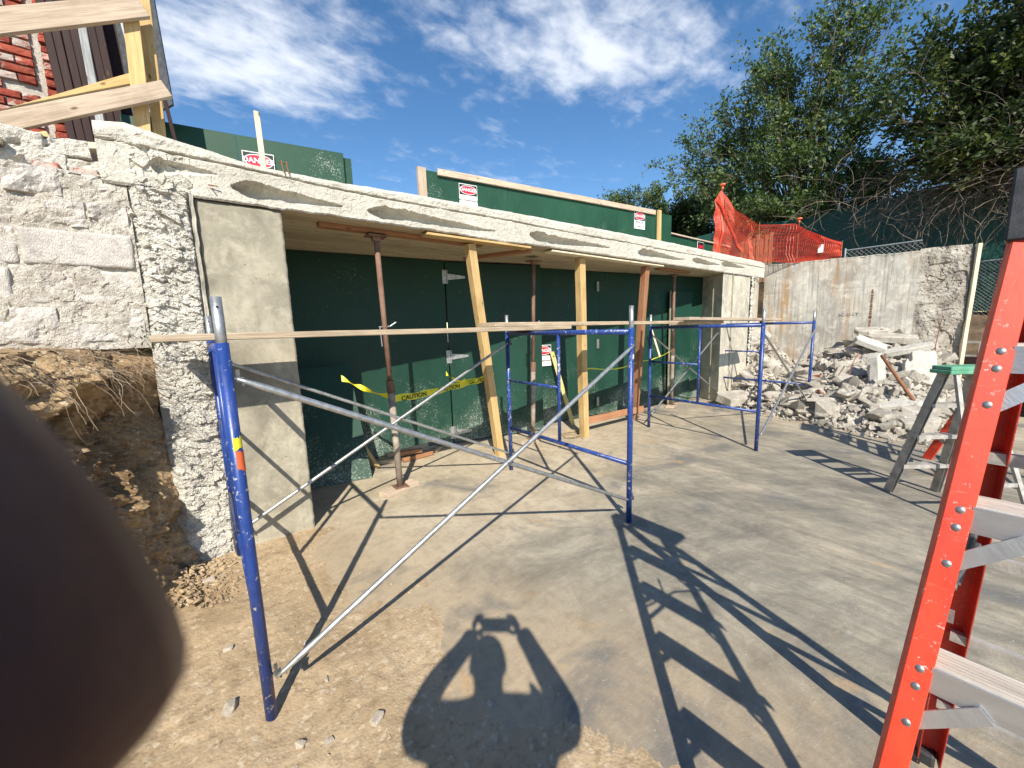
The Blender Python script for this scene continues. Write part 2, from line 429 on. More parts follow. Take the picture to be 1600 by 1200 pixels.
simple('sign_white', (0.74, 0.74, 0.74), (0.82, 0.82, 0.82), 5, 0.45, 0.0003, 30)
simple('sign_red', (0.62, 0.012, 0.04), (0.68, 0.02, 0.05), 5, 0.45, 0.0003, 30)
simple('net_orange', (0.6, 0.06, 0.03), (0.75, 0.1, 0.05), 5, 0.5, 0.001, 30)
simple('cap_orange', (0.7, 0.12, 0.04), (0.8, 0.2, 0.06), 5, 0.5, 0.001, 30)
simple('chain_wire', (0.33, 0.35, 0.36), (0.5, 0.52, 0.52), 9, 0.45, 0.0005, 60, metal=0.6)
simple('bark', (0.07, 0.055, 0.04), (0.15, 0.12, 0.09), 8, 0.9, 0.01, 30, sx=(1, 1, 0.3))
simple('dry_stem', (0.1, 0.08, 0.06), (0.25, 0.2, 0.15), 5, 0.9, 0.002, 60)
simple('root', (0.16, 0.11, 0.07), (0.42, 0.33, 0.23), 9, 0.9, 0.002, 60)
simple('stone', (0.38, 0.32, 0.25), (0.58, 0.52, 0.43), 7, 0.85, 0.003, 50, rnd=0.2)
simple('rope', (0.3, 0.22, 0.12), (0.5, 0.4, 0.25), 60, 0.9, 0.003, 120)
simple('dark_earth', (0.06, 0.045, 0.03), (0.2, 0.14, 0.09), 3, 0.95, 0.02, 20)
simple('skin', (0.085, 0.034, 0.022), (0.125, 0.055, 0.035), 40, 0.5, 0.0003, 300)
simple('shirt', (0.05, 0.06, 0.09), (0.08, 0.09, 0.13), 12, 0.9, 0.002, 200)
simple('trousers', (0.08, 0.075, 0.06), (0.12, 0.11, 0.09), 12, 0.9, 0.002, 200)
simple('hair', (0.02, 0.014, 0.01), (0.04, 0.03, 0.02), 30, 0.7, 0.004, 90)
simple('boot', (0.1, 0.06, 0.03), (0.16, 0.1, 0.05), 10, 0.7, 0.002, 60)


def m_brick():
    mt, b = new_mat('brick')
    o = obj_co(b)
    r = orand(b)
    off = b.n('ShaderNodeCombineXYZ', ins={0: b.math('MULTIPLY', r, 30.0), 1: b.math('MULTIPLY', r, 11.0), 2: r}).outputs[0]
    v = b.n('ShaderNodeVectorMath', operation='ADD', ins={0: o, 1: off}).outputs[0]
    f = b.noise(v, 9, 6, 0.65)
    c = b.ramp(f, [(0.3, (0.19, 0.035, 0.025)), (0.62, (0.40, 0.095, 0.06))])
    k = b.n('ShaderNodeMapRange', ins={0: r, 3: 0.7, 4: 1.2}).outputs[0]
    c = b.mix(1.0, c, b.n('ShaderNodeCombineColor', ins={0: k, 1: k, 2: k}).outputs[0], 'MULTIPLY')
    w = b.noise(b.mapv(v, sc=(1, 1, 2.2)), 7, 8, 0.7, 0.6)
    r2 = b.math('FRACT', b.math('MULTIPLY', r, 7.31))
    w = b.math('ADD', w, b.math('MULTIPLY', b.math('SUBTRACT', r2, 0.62), 0.3))
    c = b.mix(b.ramp(w, [(0.5, 0.0), (0.6, 0.85)]), c, (0.5, 0.45, 0.4))
    fin(b, c, 0.92, b.noise(v, 60, 6, 0.7), 0.006, 0.8, 0, 0.2)


m_brick()


def m_leaf(name, a, c, hi):
    mt, b = new_mat(name)
    o = obj_co(b)
    f = b.noise(o, 0.9, 4, 0.6)
    f2 = b.n('ShaderNodeTexWhiteNoise', ins={0: b.n('ShaderNodeVectorMath', operation='SNAP', ins={0: o, 1: (0.21, 0.21, 0.21)}).outputs[0]}).outputs[0]
    k = b.math('ADD', b.math('MULTIPLY', f, 0.7), b.math('MULTIPLY', f2, 0.35))
    col = b.ramp(k, [(0.3, a), (0.58, c), (0.78, hi)])
    fin(b, col, 0.5, None, spec=0.35)
    b.nt.links.new(col, b.bs.inputs['Base Color'])
    tr = b.n('ShaderNodeBsdfTranslucent', ins={'Color': b.mix(1.0, col, (1.3, 1.5, 0.6), 'MULTIPLY')})
    mx = b.n('ShaderNodeMixShader', ins={0: 0.25, 1: b.bs.outputs[0], 2: tr.outputs[0]})
    out = [n for n in b.nt.nodes if n.type == 'OUTPUT_MATERIAL'][0]
    b.nt.links.new(mx.outputs[0], out.inputs[0])


m_leaf('leaf_green', (0.035, 0.07, 0.024), (0.10, 0.15, 0.05), (0.19, 0.24, 0.09))
m_leaf('leaf_dark', (0.016, 0.033, 0.01), (0.05, 0.075, 0.02), (0.16, 0.18, 0.05))
m_leaf('leaf_light', (0.03, 0.07, 0.018), (0.075, 0.12, 0.035), (0.13, 0.18, 0.05))
M = MATS


# ------------------------------------------------------------------ mesh helpers
class MB:
    def __init__(s): s.v = []; s.f = []
    def add(s, vs, fs):
        n = len(s.v); s.v += [tuple(p) for p in vs]; s.f += [tuple(i+n for i in f) for f in fs]; return s
    def box(s, c, d, rot=None):
        c = V(c)
        vs = []
        for x in (-1, 1):
            for y in (-1, 1):
                for z in (-1, 1):
                    p = V((x*d[0]/2, y*d[1]/2, z*d[2]/2))
                    if rot is not None: p = rot @ p
                    vs.append(c+p)
        return s.add(vs, [(0, 1, 3, 2), (4, 6, 7, 5), (0, 4, 5, 1), (2, 3, 7, 6), (0, 2, 6, 4), (1, 5, 7, 3)])
    def prism(s, poly, z0, z1):
        n = len(poly)
        vs = [(p[0], p[1], z0) for p in poly]+[(p[0], p[1], z1) for p in poly]
        fs = [tuple(range(n))[::-1], tuple(range(n, 2*n))]+[(i, (i+1) % n, (i+1) % n+n, i+n) for i in range(n)]
        return s.add(vs, fs)
    def tube(s, pts, r, n=8, caps=True):
        pts = [V(p) for p in pts]
        rs = r if isinstance(r, (list, tuple)) else [r]*len(pts)
        vs = []; fs = []
        prev = None
        for i, p in enumerate(pts):
            d = (pts[min(i+1, len(pts)-1)]-pts[max(i-1, 0)])
            if d.length < 1e-9: d = V((0, 0, 1))
            d.normalize()
            if prev is None:
                a = d.cross(V((0, 0, 1)))
                if a.length < 0.05: a = d.cross(V((1, 0, 0)))
            else: a = prev-d*prev.dot(d)
            a.normalize(); prev = a
            c = d.cross(a)
            for k in range(n):
                t = 2*math.pi*k/n
                vs.append(p+(a*math.cos(t)+c*math.sin(t))*rs[i])
        for i in range(len(pts)-1):
            for k in range(n):
                k2 = (k+1) % n
                fs.append((i*n+k, i*n+k2, (i+1)*n+k2, (i+1)*n+k))
        if caps and n > 2:
            fs.append(tuple(range(n))[::-1]); fs.append(tuple((len(pts)-1)*n+k for k in range(n)))
        return s.add(vs, fs)
    def ribbon(s, pts, w, side=None):
        pts = [V(p) for p in pts]; vs = []
        for i, p in enumerate(pts):
            sd = V(side[i]) if side else V((0, 0, 1))
            vs += [p+sd*w/2, p-sd*w/2]
        fs = [(2*i, 2*i+1, 2*i+3, 2*i+2) for i in range(len(pts)-1)]
        return s.add(vs, fs)
    def grid(s, nu, nv, fn):
        vs = [fn(i/(nu-1), j/(nv-1)) for j in range(nv) for i in range(nu)]
        fs = [(j*nu+i, j*nu+i+1, (j+1)*nu+i+1, (j+1)*nu+i) for j in range(nv-1) for i in range(nu-1)]
        return s.add(vs, fs)
    def dome(s, c, nrm, r, h, n=10):
        nrm = V(nrm).normalized(); c = V(c)
        a = nrm.cross(V((0.3, 0.2, 1))).normalized(); b_ = nrm.cross(a)
        vs = [c+(a*math.cos(2*math.pi*k/n)+b_*math.sin(2*math.pi*k/n))*r for k in range(n)]
        vs += [c+(a*math.cos(2*math.pi*k/n)+b_*math.sin(2*math.pi*k/n))*r*0.7+nrm*h*0.75 for k in range(n)]
        vs.append(c+nrm*h)
        fs = [(k, (k+1) % n, n+(k+1) % n, n+k) for k in range(n)]+[(n+k, n+(k+1) % n, 2*n) for k in range(n)]
        return s.add(vs, fs)


def place(o, parent):
    if parent is not None:
        o.parent = parent
        o.matrix_parent_inverse = Matrix.Translation(parent.location).inverted()


def build(name, mb, mat, parent=None, smooth=False, origin=None, bevel=0, **kw):
    me = bpy.data.meshes.new(name)
    vs = mb.v
    if origin is not None: vs = [(p[0]-origin[0], p[1]-origin[1], p[2]-origin[2]) for p in vs]
    me.from_pydata(vs, [], mb.f)
    if smooth: me.polygons.foreach_set('use_smooth', [True]*len(me.polygons))
    bm = bmesh.new(); bm.from_mesh(me)
    if len(bm.faces) < 20000: bmesh.ops.recalc_face_normals(bm, faces=bm.faces)
    if bevel:
        bmesh.ops.bevel(bm, geom=[e for e in bm.edges], offset=bevel, segments=1, affect='EDGES', clamp_overlap=True)
    bm.to_mesh(me); bm.free()
    me.materials.append(M[mat])
    o = bpy.data.objects.new(name, me)
    if origin is not None: o.location = origin
    COL.objects.link(o)
    place(o, parent)
    for k, v in kw.items(): o[k] = v
    return o


def thing(name, loc, label, cat, group=None):
    o = bpy.data.objects.new(name, None)
    o.empty_display_size = 0.1
    o.location = loc
    COL.objects.link(o)
    o['label'] = label; o['category'] = cat
    if group: o['group'] = group
    return o


def beam(name, a, c, w, h, mat, parent=None, side=(0, 0, 1), bevel=0.003, **kw):
    """timber from a to c; h is measured along `side`, w across; local X runs along it"""
    a, c = V(a), V(c)
    x = (c-a); L = x.length; x.normalize()
    z = V(side); z = (z-x*z.dot(x)).normalized()
    y = z.cross(x)
    mb = MB().box((0, 0, 0), (L, w, h))
    me = bpy.data.meshes.new(name)
    bm = bmesh.new()
    vs = [bm.verts.new(p) for p in mb.v]
    for f in mb.f: bm.faces.new([vs[i] for i in f])
    bmesh.ops.recalc_face_normals(bm, faces=bm.faces)
    # a little warp so that edges are not ruler straight
    if L > 0.5:
        bmesh.ops.subdivide_edges(bm, edges=[e for e in bm.edges if abs((e.verts[0].co-e.verts[1].co).x) > L*0.9], cuts=6)
        k = random.random()*10
        for v in bm.verts:
            n_ = noise.noise_vector(V((v.co.x*1.3+k, k, 0)))
            v.co.y += n_.y*min(0.006, w*0.1); v.co.z += n_.z*min(0.006, h*0.1)
    if bevel: bmesh.ops.bevel(bm, geom=[e for e in bm.edges if e.calc_face_angle(0) > 1.0], offset=min(bevel, w*0.2, h*0.2), segments=1, affect='EDGES')
    bm.to_mesh(me); bm.free()
    me.materials.append(M[mat])
    o = bpy.data.objects.new(name, me)
    mm = Matrix((x, y, z)).transposed().to_4x4(); mm.translation = (a+c)/2
    o.matrix_world = mm
    COL.objects.link(o)
    if parent is not None:
        o.parent = parent; o.matrix_parent_inverse = Matrix.Translation(parent.location).inverted()
    for k_, v_ in kw.items(): o[k_] = v_
    return o


def fbm(p, o=4): return noise.fractal(V(p), 0.8, 2.1, o)
def ridge(p, o=3):
    s = 0; a = 1; q = V(p)
    for i in range(o):
        s += a*(1-abs(noise.noise(q))*2.2); a *= 0.5; q = q*2.1
    return s


def facet(p, sc, seed=0.0):
    """fractured relief: every cell of a Voronoi split gets its own tilted plane"""
    q = V(p)*sc+V((seed, seed*1.7, seed*0.6))
    c = noise.voronoi(q)[1][0]
    n_ = noise.noise_vector(c*3.17+V((5.1, 2.2, 9.3)))*1.6
    return ((q-c).dot(n_)+0.5*n_.x)


def text(body, size, loc, mat, parent, xdir=(1, 0, 0), zdir=(0, 0, 1), name='lettering', ex=0.0006, scx=1.0, bold=0.0):
    cu = bpy.data.curves.new(name, 'FONT')
    cu.body = body; cu.size = size; cu.align_x = 'CENTER'; cu.align_y = 'CENTER'; cu.extrude = ex; cu.offset = bold
    t = bpy.data.objects.new(name, cu)
    COL.objects.link(t)
    dg = bpy.context.evaluated_depsgraph_get()
    me = bpy.data.meshes.new_from_object(t.evaluated_get(dg))
    bpy.data.objects.remove(t); bpy.data.curves.remove(cu)
    me.name = name
    me.materials.clear(); me.materials.append(M[mat])
    o = bpy.data.objects.new(name, me)
    x = V(xdir).normalized(); y = V(zdir); y = (y-x*y.dot(x)).normalized(); z = x.cross(y)
    mm = Matrix((x*scx, y, z)).transposed().to_4x4(); mm.translation = loc
    o.matrix_world = mm
    COL.objects.link(o)
    if parent is not None:
        o.parent = parent; o.matrix_parent_inverse = Matrix.Translation(parent.location).inverted()
    return o


# ================================================================== SETTING
def struct(name, mb, mat, **kw):
    return build(name, mb, mat, kind='structure', **kw)


struct('far_ground', MB().add([(-300, -300, -0.03), (300, -300, -0.03), (300, 300, -0.03), (-300, 300, -0.03)], [(0, 1, 2, 3)]), 'dark_earth')
struct('concrete_floor', MB().add([(-1.5, -8, 0), (13.2, -8, 0), (13.2, 5.2, 0), (-1.5, 5.2, 0)], [(0, 1, 2, 3)]), 'slab_floor')


def dirt_h(x, y):
    e = 1.0-x*0.85-0.09*(y-1.0)+0.25*fbm((x*1.3, y*1.3, 3), 4)
    if y < 1.4: e += (1.4-y)*0.28
    edge = max(0.0, min(1.0, e*1.4))
    z = 0.026*edge**1.7-0.0035+0.010*fbm((x*3.5, y*3.5, 1), 4)*edge**1.5+0.004*fbm((x*22, y*22, 5), 3)*min(1, edge**2*1.5)
    # scuffed tread marks
    z += 0.003*math.sin((x*0.8+y*1.6+0.3*fbm((x*2, y*2, 9), 2))*120)*max(0, fbm((x*1.4, y*1.4, 12), 2)-0.12)*edge*3
    return z-0.004


def dirt_fn(u, v):
    x = -1.9+u*4.0; y = -1.2+v*4.6
    return (x, y, dirt_h(x, y))


struct('dirt_ground', MB().grid(300, 345, dirt_fn), 'dirt', smooth=True)

# upper land behind the walls
ug = MB()
ug.grid(60, 40, lambda u, v: (-14+u*60, 5.0+v*40, 2.55+0.1*fbm((u*20, v*20, 0), 3)))
struct('upper_ground', ug, 'dark_earth', smooth=True)
ug = MB()
ug.grid(40, 40, lambda u, v: (11.35+u*30, 0.55+v*4.6, 2.5+0.08*fbm((u*12, v*8, 2), 3)))
ug.add([(11.35, 0.6, 0), (11.35, 5.1, 0), (11.35, 5.1, 2.5), (11.35, 0.6, 2.5)], [(0, 1, 2, 3)])
struct('upper_terrace', ug, 'dark_earth')
ug = MB()
ug.grid(50, 24, lambda u, v: (12.3+v*1.8+0.25*fbm((u*9, v*4, 7), 3), 0.7-u*11, 0.02+1.55*v**1.1+0.14*fbm((u*16, v*6, 4), 4)))
ug.grid(20, 20, lambda u, v: (14.1+u*30, 0.9-v*14, 1.55+0.15*fbm((u*9, v*9, 4), 3)))
struct('earth_slope', ug, 'dark_earth', smooth=True)

# ================================================================== LEFT: bank, blocks, column, pier
pc = [V(p) for p in ((-0.17, 3.42), (-0.36, 3.30), (-0.56, 3.06), (-0.74, 2.74), (-0.97, 2.35), (-1.28, 1.85), (-1.7, 1.2), (-2.15, 0.4), (-2.7, -0.6))]


def poly_at(P, u):
    L = [0]
    for a, c in zip(P, P[1:]): L.append(L[-1]+(c-a).length)
    t = u*L[-1]
    for i in range(len(P)-1):
        if t <= L[i+1] or i == len(P)-2:
            k = (t-L[i])/(L[i+1]-L[i])
            d = (P[i+1]-P[i]).normalized()
            return P[i].lerp(P[i+1], k), V((-d.y, d.x)), t


def bank_fn(u, v):
    p, nr, t = poly_at(pc, u)
    nr = -nr if nr.x < 0 and nr.y > 0 else nr
    n2 = V((0.86, -0.5))
    z = v*1.53
    lean = 0.30*(1-v)**1.8*min(1.0, t*2.0)-0.10*math.exp(-((v-0.72)/0.12)**2)
    q = (p.x*2.2, p.y*2.2, z*2.6)
    d = 0.15*fbm(q, 5)+0.045*facet((p.x, p.y, z), 5)+0.035*facet((p.x, p.y, z), 13)+0.014*facet((p.x, p.y, z), 32)
    d += 0.02*fbm((p.x*24, p.y*24, z*24), 3)
    # gully of shadow beside the column
    d -= 0.08*math.exp(-((t-0.24)/0.10)**2)*(1-abs(v-0.5))
    d *= min(1.0, 0.25+t*2.5)
    w = lean+d
    if v > 0.93: w -= (v-0.93)*1.2
    return (p.x+n2.x*w, p.y+n2.y*w, z-0.02)


bk = MB().grid(330, 170, bank_fn)
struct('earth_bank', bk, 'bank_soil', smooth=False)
def top_fn(u, v):
    e = bank_fn(u, 1.0)
    x = e[0]-v*2.6; y = min(3.5, e[1]+v*1.6)
    return (x, y, e[2]+min(1, v*12)*(0.012+0.025*fbm((x*5, y*5, 2), 4)))


tp = MB().grid(200, 60, top_fn)
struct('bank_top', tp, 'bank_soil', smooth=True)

# roots hanging from the top edge of the bank
rb = MB()
for i in range(420):
    x = 0
    p = V(bank_fn(random.uniform(0.01, 0.32), random.uniform(0.9, 1.0)))+V((0.015, -0.02, 0.01))
    d = V((random.uniform(-0.6, 1), random.uniform(-1.0, 0.1), random.uniform(-0.3, 0.3))).normalized()
    pts = [p]
    L = random.uniform(0.01, 0.035)
    for k in range(random.randint(5, 13)):
        d = (d+V((random.uniform(-.5, .5), random.uniform(-.4, .25), random.uniform(-.65, .25)))*0.6).normalized()
        p = p+d*L
        pts.append(p)
    r0 = random.choice((0.0008, 0.0012, 0.0022))
    rb.tube(pts, [r0*(1-0.7*k/len(pts)) for k in range(len(pts))], 3, False)
build('exposed_roots', rb, 'root', kind='stuff', label='tangle of dry roots hanging over the edge of the soil bank', category='roots')
# a weed beside the column
wd = MB()
for i in range(70):
    c = V((-0.22+random.gauss(0, 0.05), 3.2+random.uniform(-0.05, 0.04), 1.53+random.uniform(-0.04, 0.09)))
    d = V((random.uniform(-1, 1), random.uniform(-1, 0), random.uniform(-0.2, 1))).normalized()
    s_ = d.cross(V((0, 0, 1))).normalized()*0.005
    wd.add([c, c+d*0.015+s_, c+d*0.035, c+d*0.015-s_], [(0, 1, 2, 3)])
build('weed', wd, 'leaf_light', kind='stuff', label='small green weed growing where the block wall meets the column', category='weed')

# block wall
wall = thing('block_wall', (-1.2, 3.4, 1.5), 'broken grey concrete block wall above the soil bank, left of the column', 'wall')
build('mortar_core', MB().box((-1.35, 3.52, 2.02), (2.36, 0.2, 1.0)), 'mortar', wall)
build('mortar_joints', MB().grid(330, 140, lambda u, v: (-2.2+1.965*u, 3.352+0.016*fbm((u*13, 0, v*7), 4)+0.006*facet((u*2, 0, v), 25), 1.50+0.98*v)), 'mortar', wall, kind='stuff')


def rough_box(sz, amp, seed, nx, nz, chip=0.0):
    """block with a roughened front face (towards -Y)"""
    mb = MB()
    w, d, h = sz
    def fn(u, v):
        x = (u-.5)*w; z = (v-.5)*h
        e = min(u, 1-u)*w; f = min(v, 1-v)*h
        em = min(e, f)
        y = -d/2+amp*fbm((x*9+seed, z*9, seed*3), 4)
        y += 0.004*max(0, 1-em/0.01)
        if chip: y += chip*max(0, fbm((x*5+seed*2, z*5, seed), 3)*2-0.1)*(0.6+facet((x, seed, z), 22))
        y += 0.002*fbm((x*60, seed, z*60), 2)
        if em <= 1e-6: y = -d/2+0.03
        k = 0.004*fbm((x*20+seed, z*20, 5), 2)
        return (x+k, y, z+k)
    def fn2(u, v):
        iu = round(u*(nx+1)); iv = round(v*(nz+1))
        def mp(i, n, L):
            e_ = 0.0035/L
            return 0.0 if i == 0 else (1.0 if i == n+1 else e_+(1-2*e_)*(i-1)/(n-1))
        return fn(mp(iu, nx, w), mp(iv, nz, h))
    mb.grid(nx+2, nz+2, fn2)
    mb.add([(-w/2, -d/2+.03, -h/2), (w/2, -d/2+.03, -h/2), (w/2, d/2, -h/2), (-w/2, d/2, -h/2), (-w/2, -d/2+.03, h/2), (w/2, -d/2+.03, h/2), (w/2, d/2, h/2), (-w/2, d/2, h/2)],
           [(0, 1, 2, 3), (4, 7, 6, 5), (0, 3, 7, 4), (1, 5, 6, 2), (2, 6, 7, 3)])
    return mb


bx = 0
for row, (z0, h, xs, ch) in enumerate([
        (1.545, 0.205, (-2.42, -2.0, -1.56, -1.14, -0.60, -0.245), 0.03),
        (1.765, 0.195, (-2.25, -1.84, -1.42, -0.745, -0.245), 0.0),
        (1.975, 0.2, (-2.4, -1.98, -1.56, -1.12, -0.70, -0.245), 0.0),
        (2.19, 0.15, (-2.25, -1.84, -1.42, -1.0, -0.66, -0.42, -0.245), 0.06),
        (2.35, 0.15, (-2.4, -1.98, -1.56, -1.2, -0.72, -0.5, -0.30), 0.08)]):
    for i in range(len(xs)-1):
        w = xs[i+1]-xs[i]-0.009
        mb = rough_box((w, 0.2, h-0.004), 0.004+ch*0.3, bx*1.7+3, max(8, int(w/0.014)), max(7, int(h/0.014)), ch if random.random() < 0.75 else 0.0)
        o = build('concrete_block', mb, 'block_concrete', wall, smooth=ch == 0)
        o.location = ((xs[i]+xs[i+1])/2, 3.447+random.uniform(-0.008, 0.008), z0+h/2)
        o.rotation_euler = (0, R(random.uniform(-0.6, 0.6)), 0)
        bx += 1
# broken masonry lying on the wall head
for i, (x, z, w, h) in enumerate([(-0.93, 2.555, 0.3, 0.11), (-0.62, 2.57, 0.26, 0.15), (-0.42, 2.56, 0.18, 0.13), (-0.70, 2.70, 0.24, 0.1), (-0.5, 2.69, 0.2, 0.1), (-1.25, 2.56, 0.3, 0.12)]):
    o = build('masonry_chunk', rough_box((w, 0.22, h), 0.02, i*5+1, 20, 12, 0.08), 'rough_concrete', wall, smooth=False)
    o.location = (x, 3.62+i*0.01, z); o.rotation_euler = (0, R(random.uniform(-6, 6)), R(random.uniform(-8, 8)))

# chipped column
col = thing('chipped_column', (-0.1, 3.4, 0), 'rough chisel-chipped concrete column between block wall and smooth pier', 'column')


def col_fn(u, v):
    z = -0.05+v*2.51
    xl = -0.245+0.01*fbm((0, 0, z*3), 3); xr = 0.06+0.012*fbm((3, 0, z*4), 3)
    if z < 0.55: xl -= (0.55-z)*0.06
    x = xl+(xr-xl)*u
    tilt = 0.35*x
    q = V((x*7, 0, (z+tilt)*20))
    w_ = noise.noise_vector(V((x*8, 1, z*8)))*0.02
    y = 3.312-0.022*facet((x+w_.x, 0, (z+tilt)*1.7+w_.z), 11)-0.014*facet((x+w_.x, 1, z*1.5+tilt+w_.z), 30)-0.016*fbm((x*7, 1, z*7), 3)-0.004*fbm((x*70, 3, z*80), 3)
    if u < 0.2: y += (0.2-u)*0.35          # sloping smooth margin
    if u > 0.93: y += (u-0.93)*0.9
    if u in (0, 1): y = 3.42
    return (x, y, z)


build('column_face', MB().grid(62, 420, col_fn), 'rough_concrete', col, smooth=False)
build('column_core', MB().box((-0.09, 3.7, 1.2), (0.3, 0.6, 2.49)), 'formed_concrete', col)

# pier
pier = thing('concrete_pier', (0.32, 3.4, 0), 'smooth buff concrete pier at the left end of the garage opening', 'pier')


def pier_fn(u, v):
    z = v*2.452-0.01
    xl = 0.075+0.008*fbm((0, 2, z*5), 3); xr = 0.573+0.004*fbm((1, 0, z*16), 4)-0.006*max(0, fbm((9, 0, z*9), 3)-0.1)
    x = xl+(xr-xl)*u
    y = 3.352+0.0016*fbm((x*6, 0, z*6), 3)
    if z > 2.38: y += (z-2.38)*0.1*max(0, fbm((x*8, 2, 0), 2)+0.3)
    if u == 0 or u == 1 or v == 1: y = 3.366
    return (x, y, z)


build('pier_face', MB().grid(50, 240, pier_fn), 'formed_concrete', pier, smooth=True)
build('pier_core', MB().box((0.322, 3.93, 1.22), (0.498, 1.13, 2.45)), 'formed_concrete', pier)
sl_ = MB()
sl_.grid(6, 120, lambda u, v: (0.052+u*0.02+0.006*fbm((1, 1, v*14), 3), 3.318+0.004*u+0.006*fbm((5, u, v*20), 3), 0.35+v*2.11))
sl_.grid(3, 120, lambda u, v: (0.073+0.006*fbm((1, 1, v*14), 3), 3.322+0.04*u, 0.35+v*2.11))
build('broken_facing', sl_, 'pale_formed_concrete', pier)

# ================================================================== ROOF SLAB
slab = thing('roof_slab', (4.5, 3.4, 2.45), 'long pale concrete roof slab with cut open hollow cores along its edge', 'slab')
VO = [(-0.11, 0.22, 2.605, 0.055, 0.07), (0.285, 1.0, 2.545, 0.062, 0.14), (1.19, 2.5, 2.538, 0.058, 0.14), (2.94, 4.35, 2.55, 0.058, 0.14),
      (4.97, 6.3, 2.565, 0.055, 0.13), (6.5, 7.5, 2.575, 0.05, 0.13), (7.56, 8.6, 2.6, 0.055, 0.13)]


def slab_y(x, z, e):
    y = 3.327+0.006*fbm((x*3, 0, z*6), 3)+0.003*facet((x, 0, z), 28)+0.0018*fbm((x*50, 0, z*50), 3)
    if -0.2 < x < 0.08 and z < 2.70: y += 0.022*facet((x, 0, z), 13)+0.008*facet((x, 0, z), 34)
    crease = 2.658+0.004*math.sin(x*3)
    if x < 0.9: crease += (0.9-x)*0.036
    crease += 0.004*fbm((x*14, 3, 0), 3)
    y += 0.022*math.exp(-((z-crease)/0.0042)**2)*(1 if fbm((x*1.5, 7, 0), 2) > -0.25 else 0.3)
    if z > crease: y += -0.008+0.006*fbm((x*11, 4, z*20), 3)
    for x0, x1, zc, hh, dp in VO:
        if x0 < x < x1:
            u = (x-x0)/(x1-x0)
            zc2 = zc+0.008*math.sin(x*5)
            sd_ = x0*3.1
            h = hh*min(1, (u/(0.05+0.1*abs(math.sin(sd_))))**0.6)*(1-u)**(0.35+0.3*abs(math.cos(sd_)))
            up_ = z > zc2
            h *= (1.0+0.30*fbm((x*11, sd_, 3), 4)+0.12*facet((x, sd_, 0), 16)) if up_ else (0.95+0.22*fbm((x*8, sd_, 9), 4))
            if up_: h *= 1.0-0.35*u
            dzz = (z-zc2)/max(h, 1e-4)
            if abs(dzz) < 1:
                y = 3.327+0.6*(y-3.327)+dp*1.15*(1-abs(dzz)**(3.5 if up_ else 2.0))**0.5*(1-0.88*u**0.8)
    return y


def ztop(x): return interp(x, (-0.34, -0.2, 0.1, 0.5, 1.0, 1.58, 3.0, 5.7, 9.6), (2.79, 2.812, 2.76, 2.71, 2.715, 2.735, 2.755, 2.78, 2.772))


def interp(x, xs, ys):
    if x <= xs[0]: return ys[0]
    for i in range(len(xs)-1):
        if x <= xs[i+1]: return ys[i]+(ys[i+1]-ys[i])*(x-xs[i])/(xs[i+1]-xs[i])
    return ys[-1]


def slab_fn(x0, x1):
    def fn(u, v):
        x = x0+(x1-x0)*u
        zt = ztop(x)+0.006*fbm((x*4, 1, 0), 4)
        zb = 2.452+0.008*fbm((x*6, 9, 0), 4)-(0.035 if 2.0 < x < 2.9 else 0)*math.sin((x-2.0)/0.9*math.pi)*0.4
        if x < 0.05: zb += 0.01
        elif x < 0.6: zb -= 0.006
        z = zb+(zt-zb)*v
        y = slab_y(x, z, 0)
        if v > 0.9: y += (v-0.9)*0.16
        if v < 0.04: y += 0.012*(0.04-v)/0.04
        return (x, y, z)
    return fn


build('slab_edge', MB().grid(560, 54, slab_fn(-0.335, 3.0)), 'slab_concrete', slab, smooth=False)
build('slab_edge', MB().grid(520, 38, slab_fn(3.0, 9.6)), 'slab_concrete', slab, smooth=False)
tpm = MB().grid(200, 8, lambda u, v: (-0.335+u*9.93, 3.338+v*2.2, ztop(-0.335+u*9.93)-0.006+0.006*fbm((u*22, v*3, 1), 3)-(0.008 if v == 0 else 0)))
build('slab_top', tpm, 'slab_concrete', slab)
build('slab_end', MB().add([(-0.335, 3.34, 2.46), (-0.335, 5.5, 2.46), (-0.335, 5.5, 2.775), (-0.335, 3.34, 2.775)], [(0, 1, 2, 3)]), 'slab_concrete', slab)
y = 3.345
k = 0
while y < 4.9:
    w = random.uniform(0.125, 0.16)
    beam('soffit_board', (-0.1, y+w/2, 2.462+random.uniform(-0.003, 0.003)), (8.1, y+w/2, 2.462+random.uniform(-0.003, 0.003)), 0.018, w-0.006, 'soffit_wood', slab, side=(0, 1, 0), bevel=0.002)
    y += w
beam('timber_header', (0.86, 3.56, 2.432), (2.45, 3.56, 2.432), 0.035, 0.09, 'red_wood', slab, side=(0, 1, 0))
beam('timber_header', (3.1, 3.5, 2.432), (2.75, 4.35, 2.432), 0.035, 0.09, 'red_wood', slab, side=(1, 0, 0))
beam('timber_header', (5.9, 3.6, 2.432), (6.9, 3.6, 2.432), 0.03, 0.09, 'red_wood', slab, side=(0, 1, 0))
beam('edge_strip', (1.72, 3.40, 2.425), (2.97, 3.40, 2.425), 0.13, 0.022, 'new_wood', slab)
beam('edge_strip', (3.3, 3.41, 2.425), (5.68, 3.41, 2.425), 0.13, 0.02, 'pale_wood', slab)
rbm = MB()
for (x, z) in ((0.18, 2.53), (0.60, 2.79), (0.63, 2.79)):
    if z < 2.7: rbm.tube([(x-0.02, 3.31, z), (x+0.03, 3.30, z-0.002)], 0.004, 6); rbm.tube([(x, 3.33, z-0.02), (x, 3.29, z-0.025)], 0.004, 6)
    else: rbm.tube([(x, 3.40, z), (x+0.003, 3.33, z-0.01), (x, 3.305, z-0.05), (x+0.008, 3.30, z-0.10)], 0.0045, 6)
build('rebar_stub', rbm, 'rebar_rust', slab)

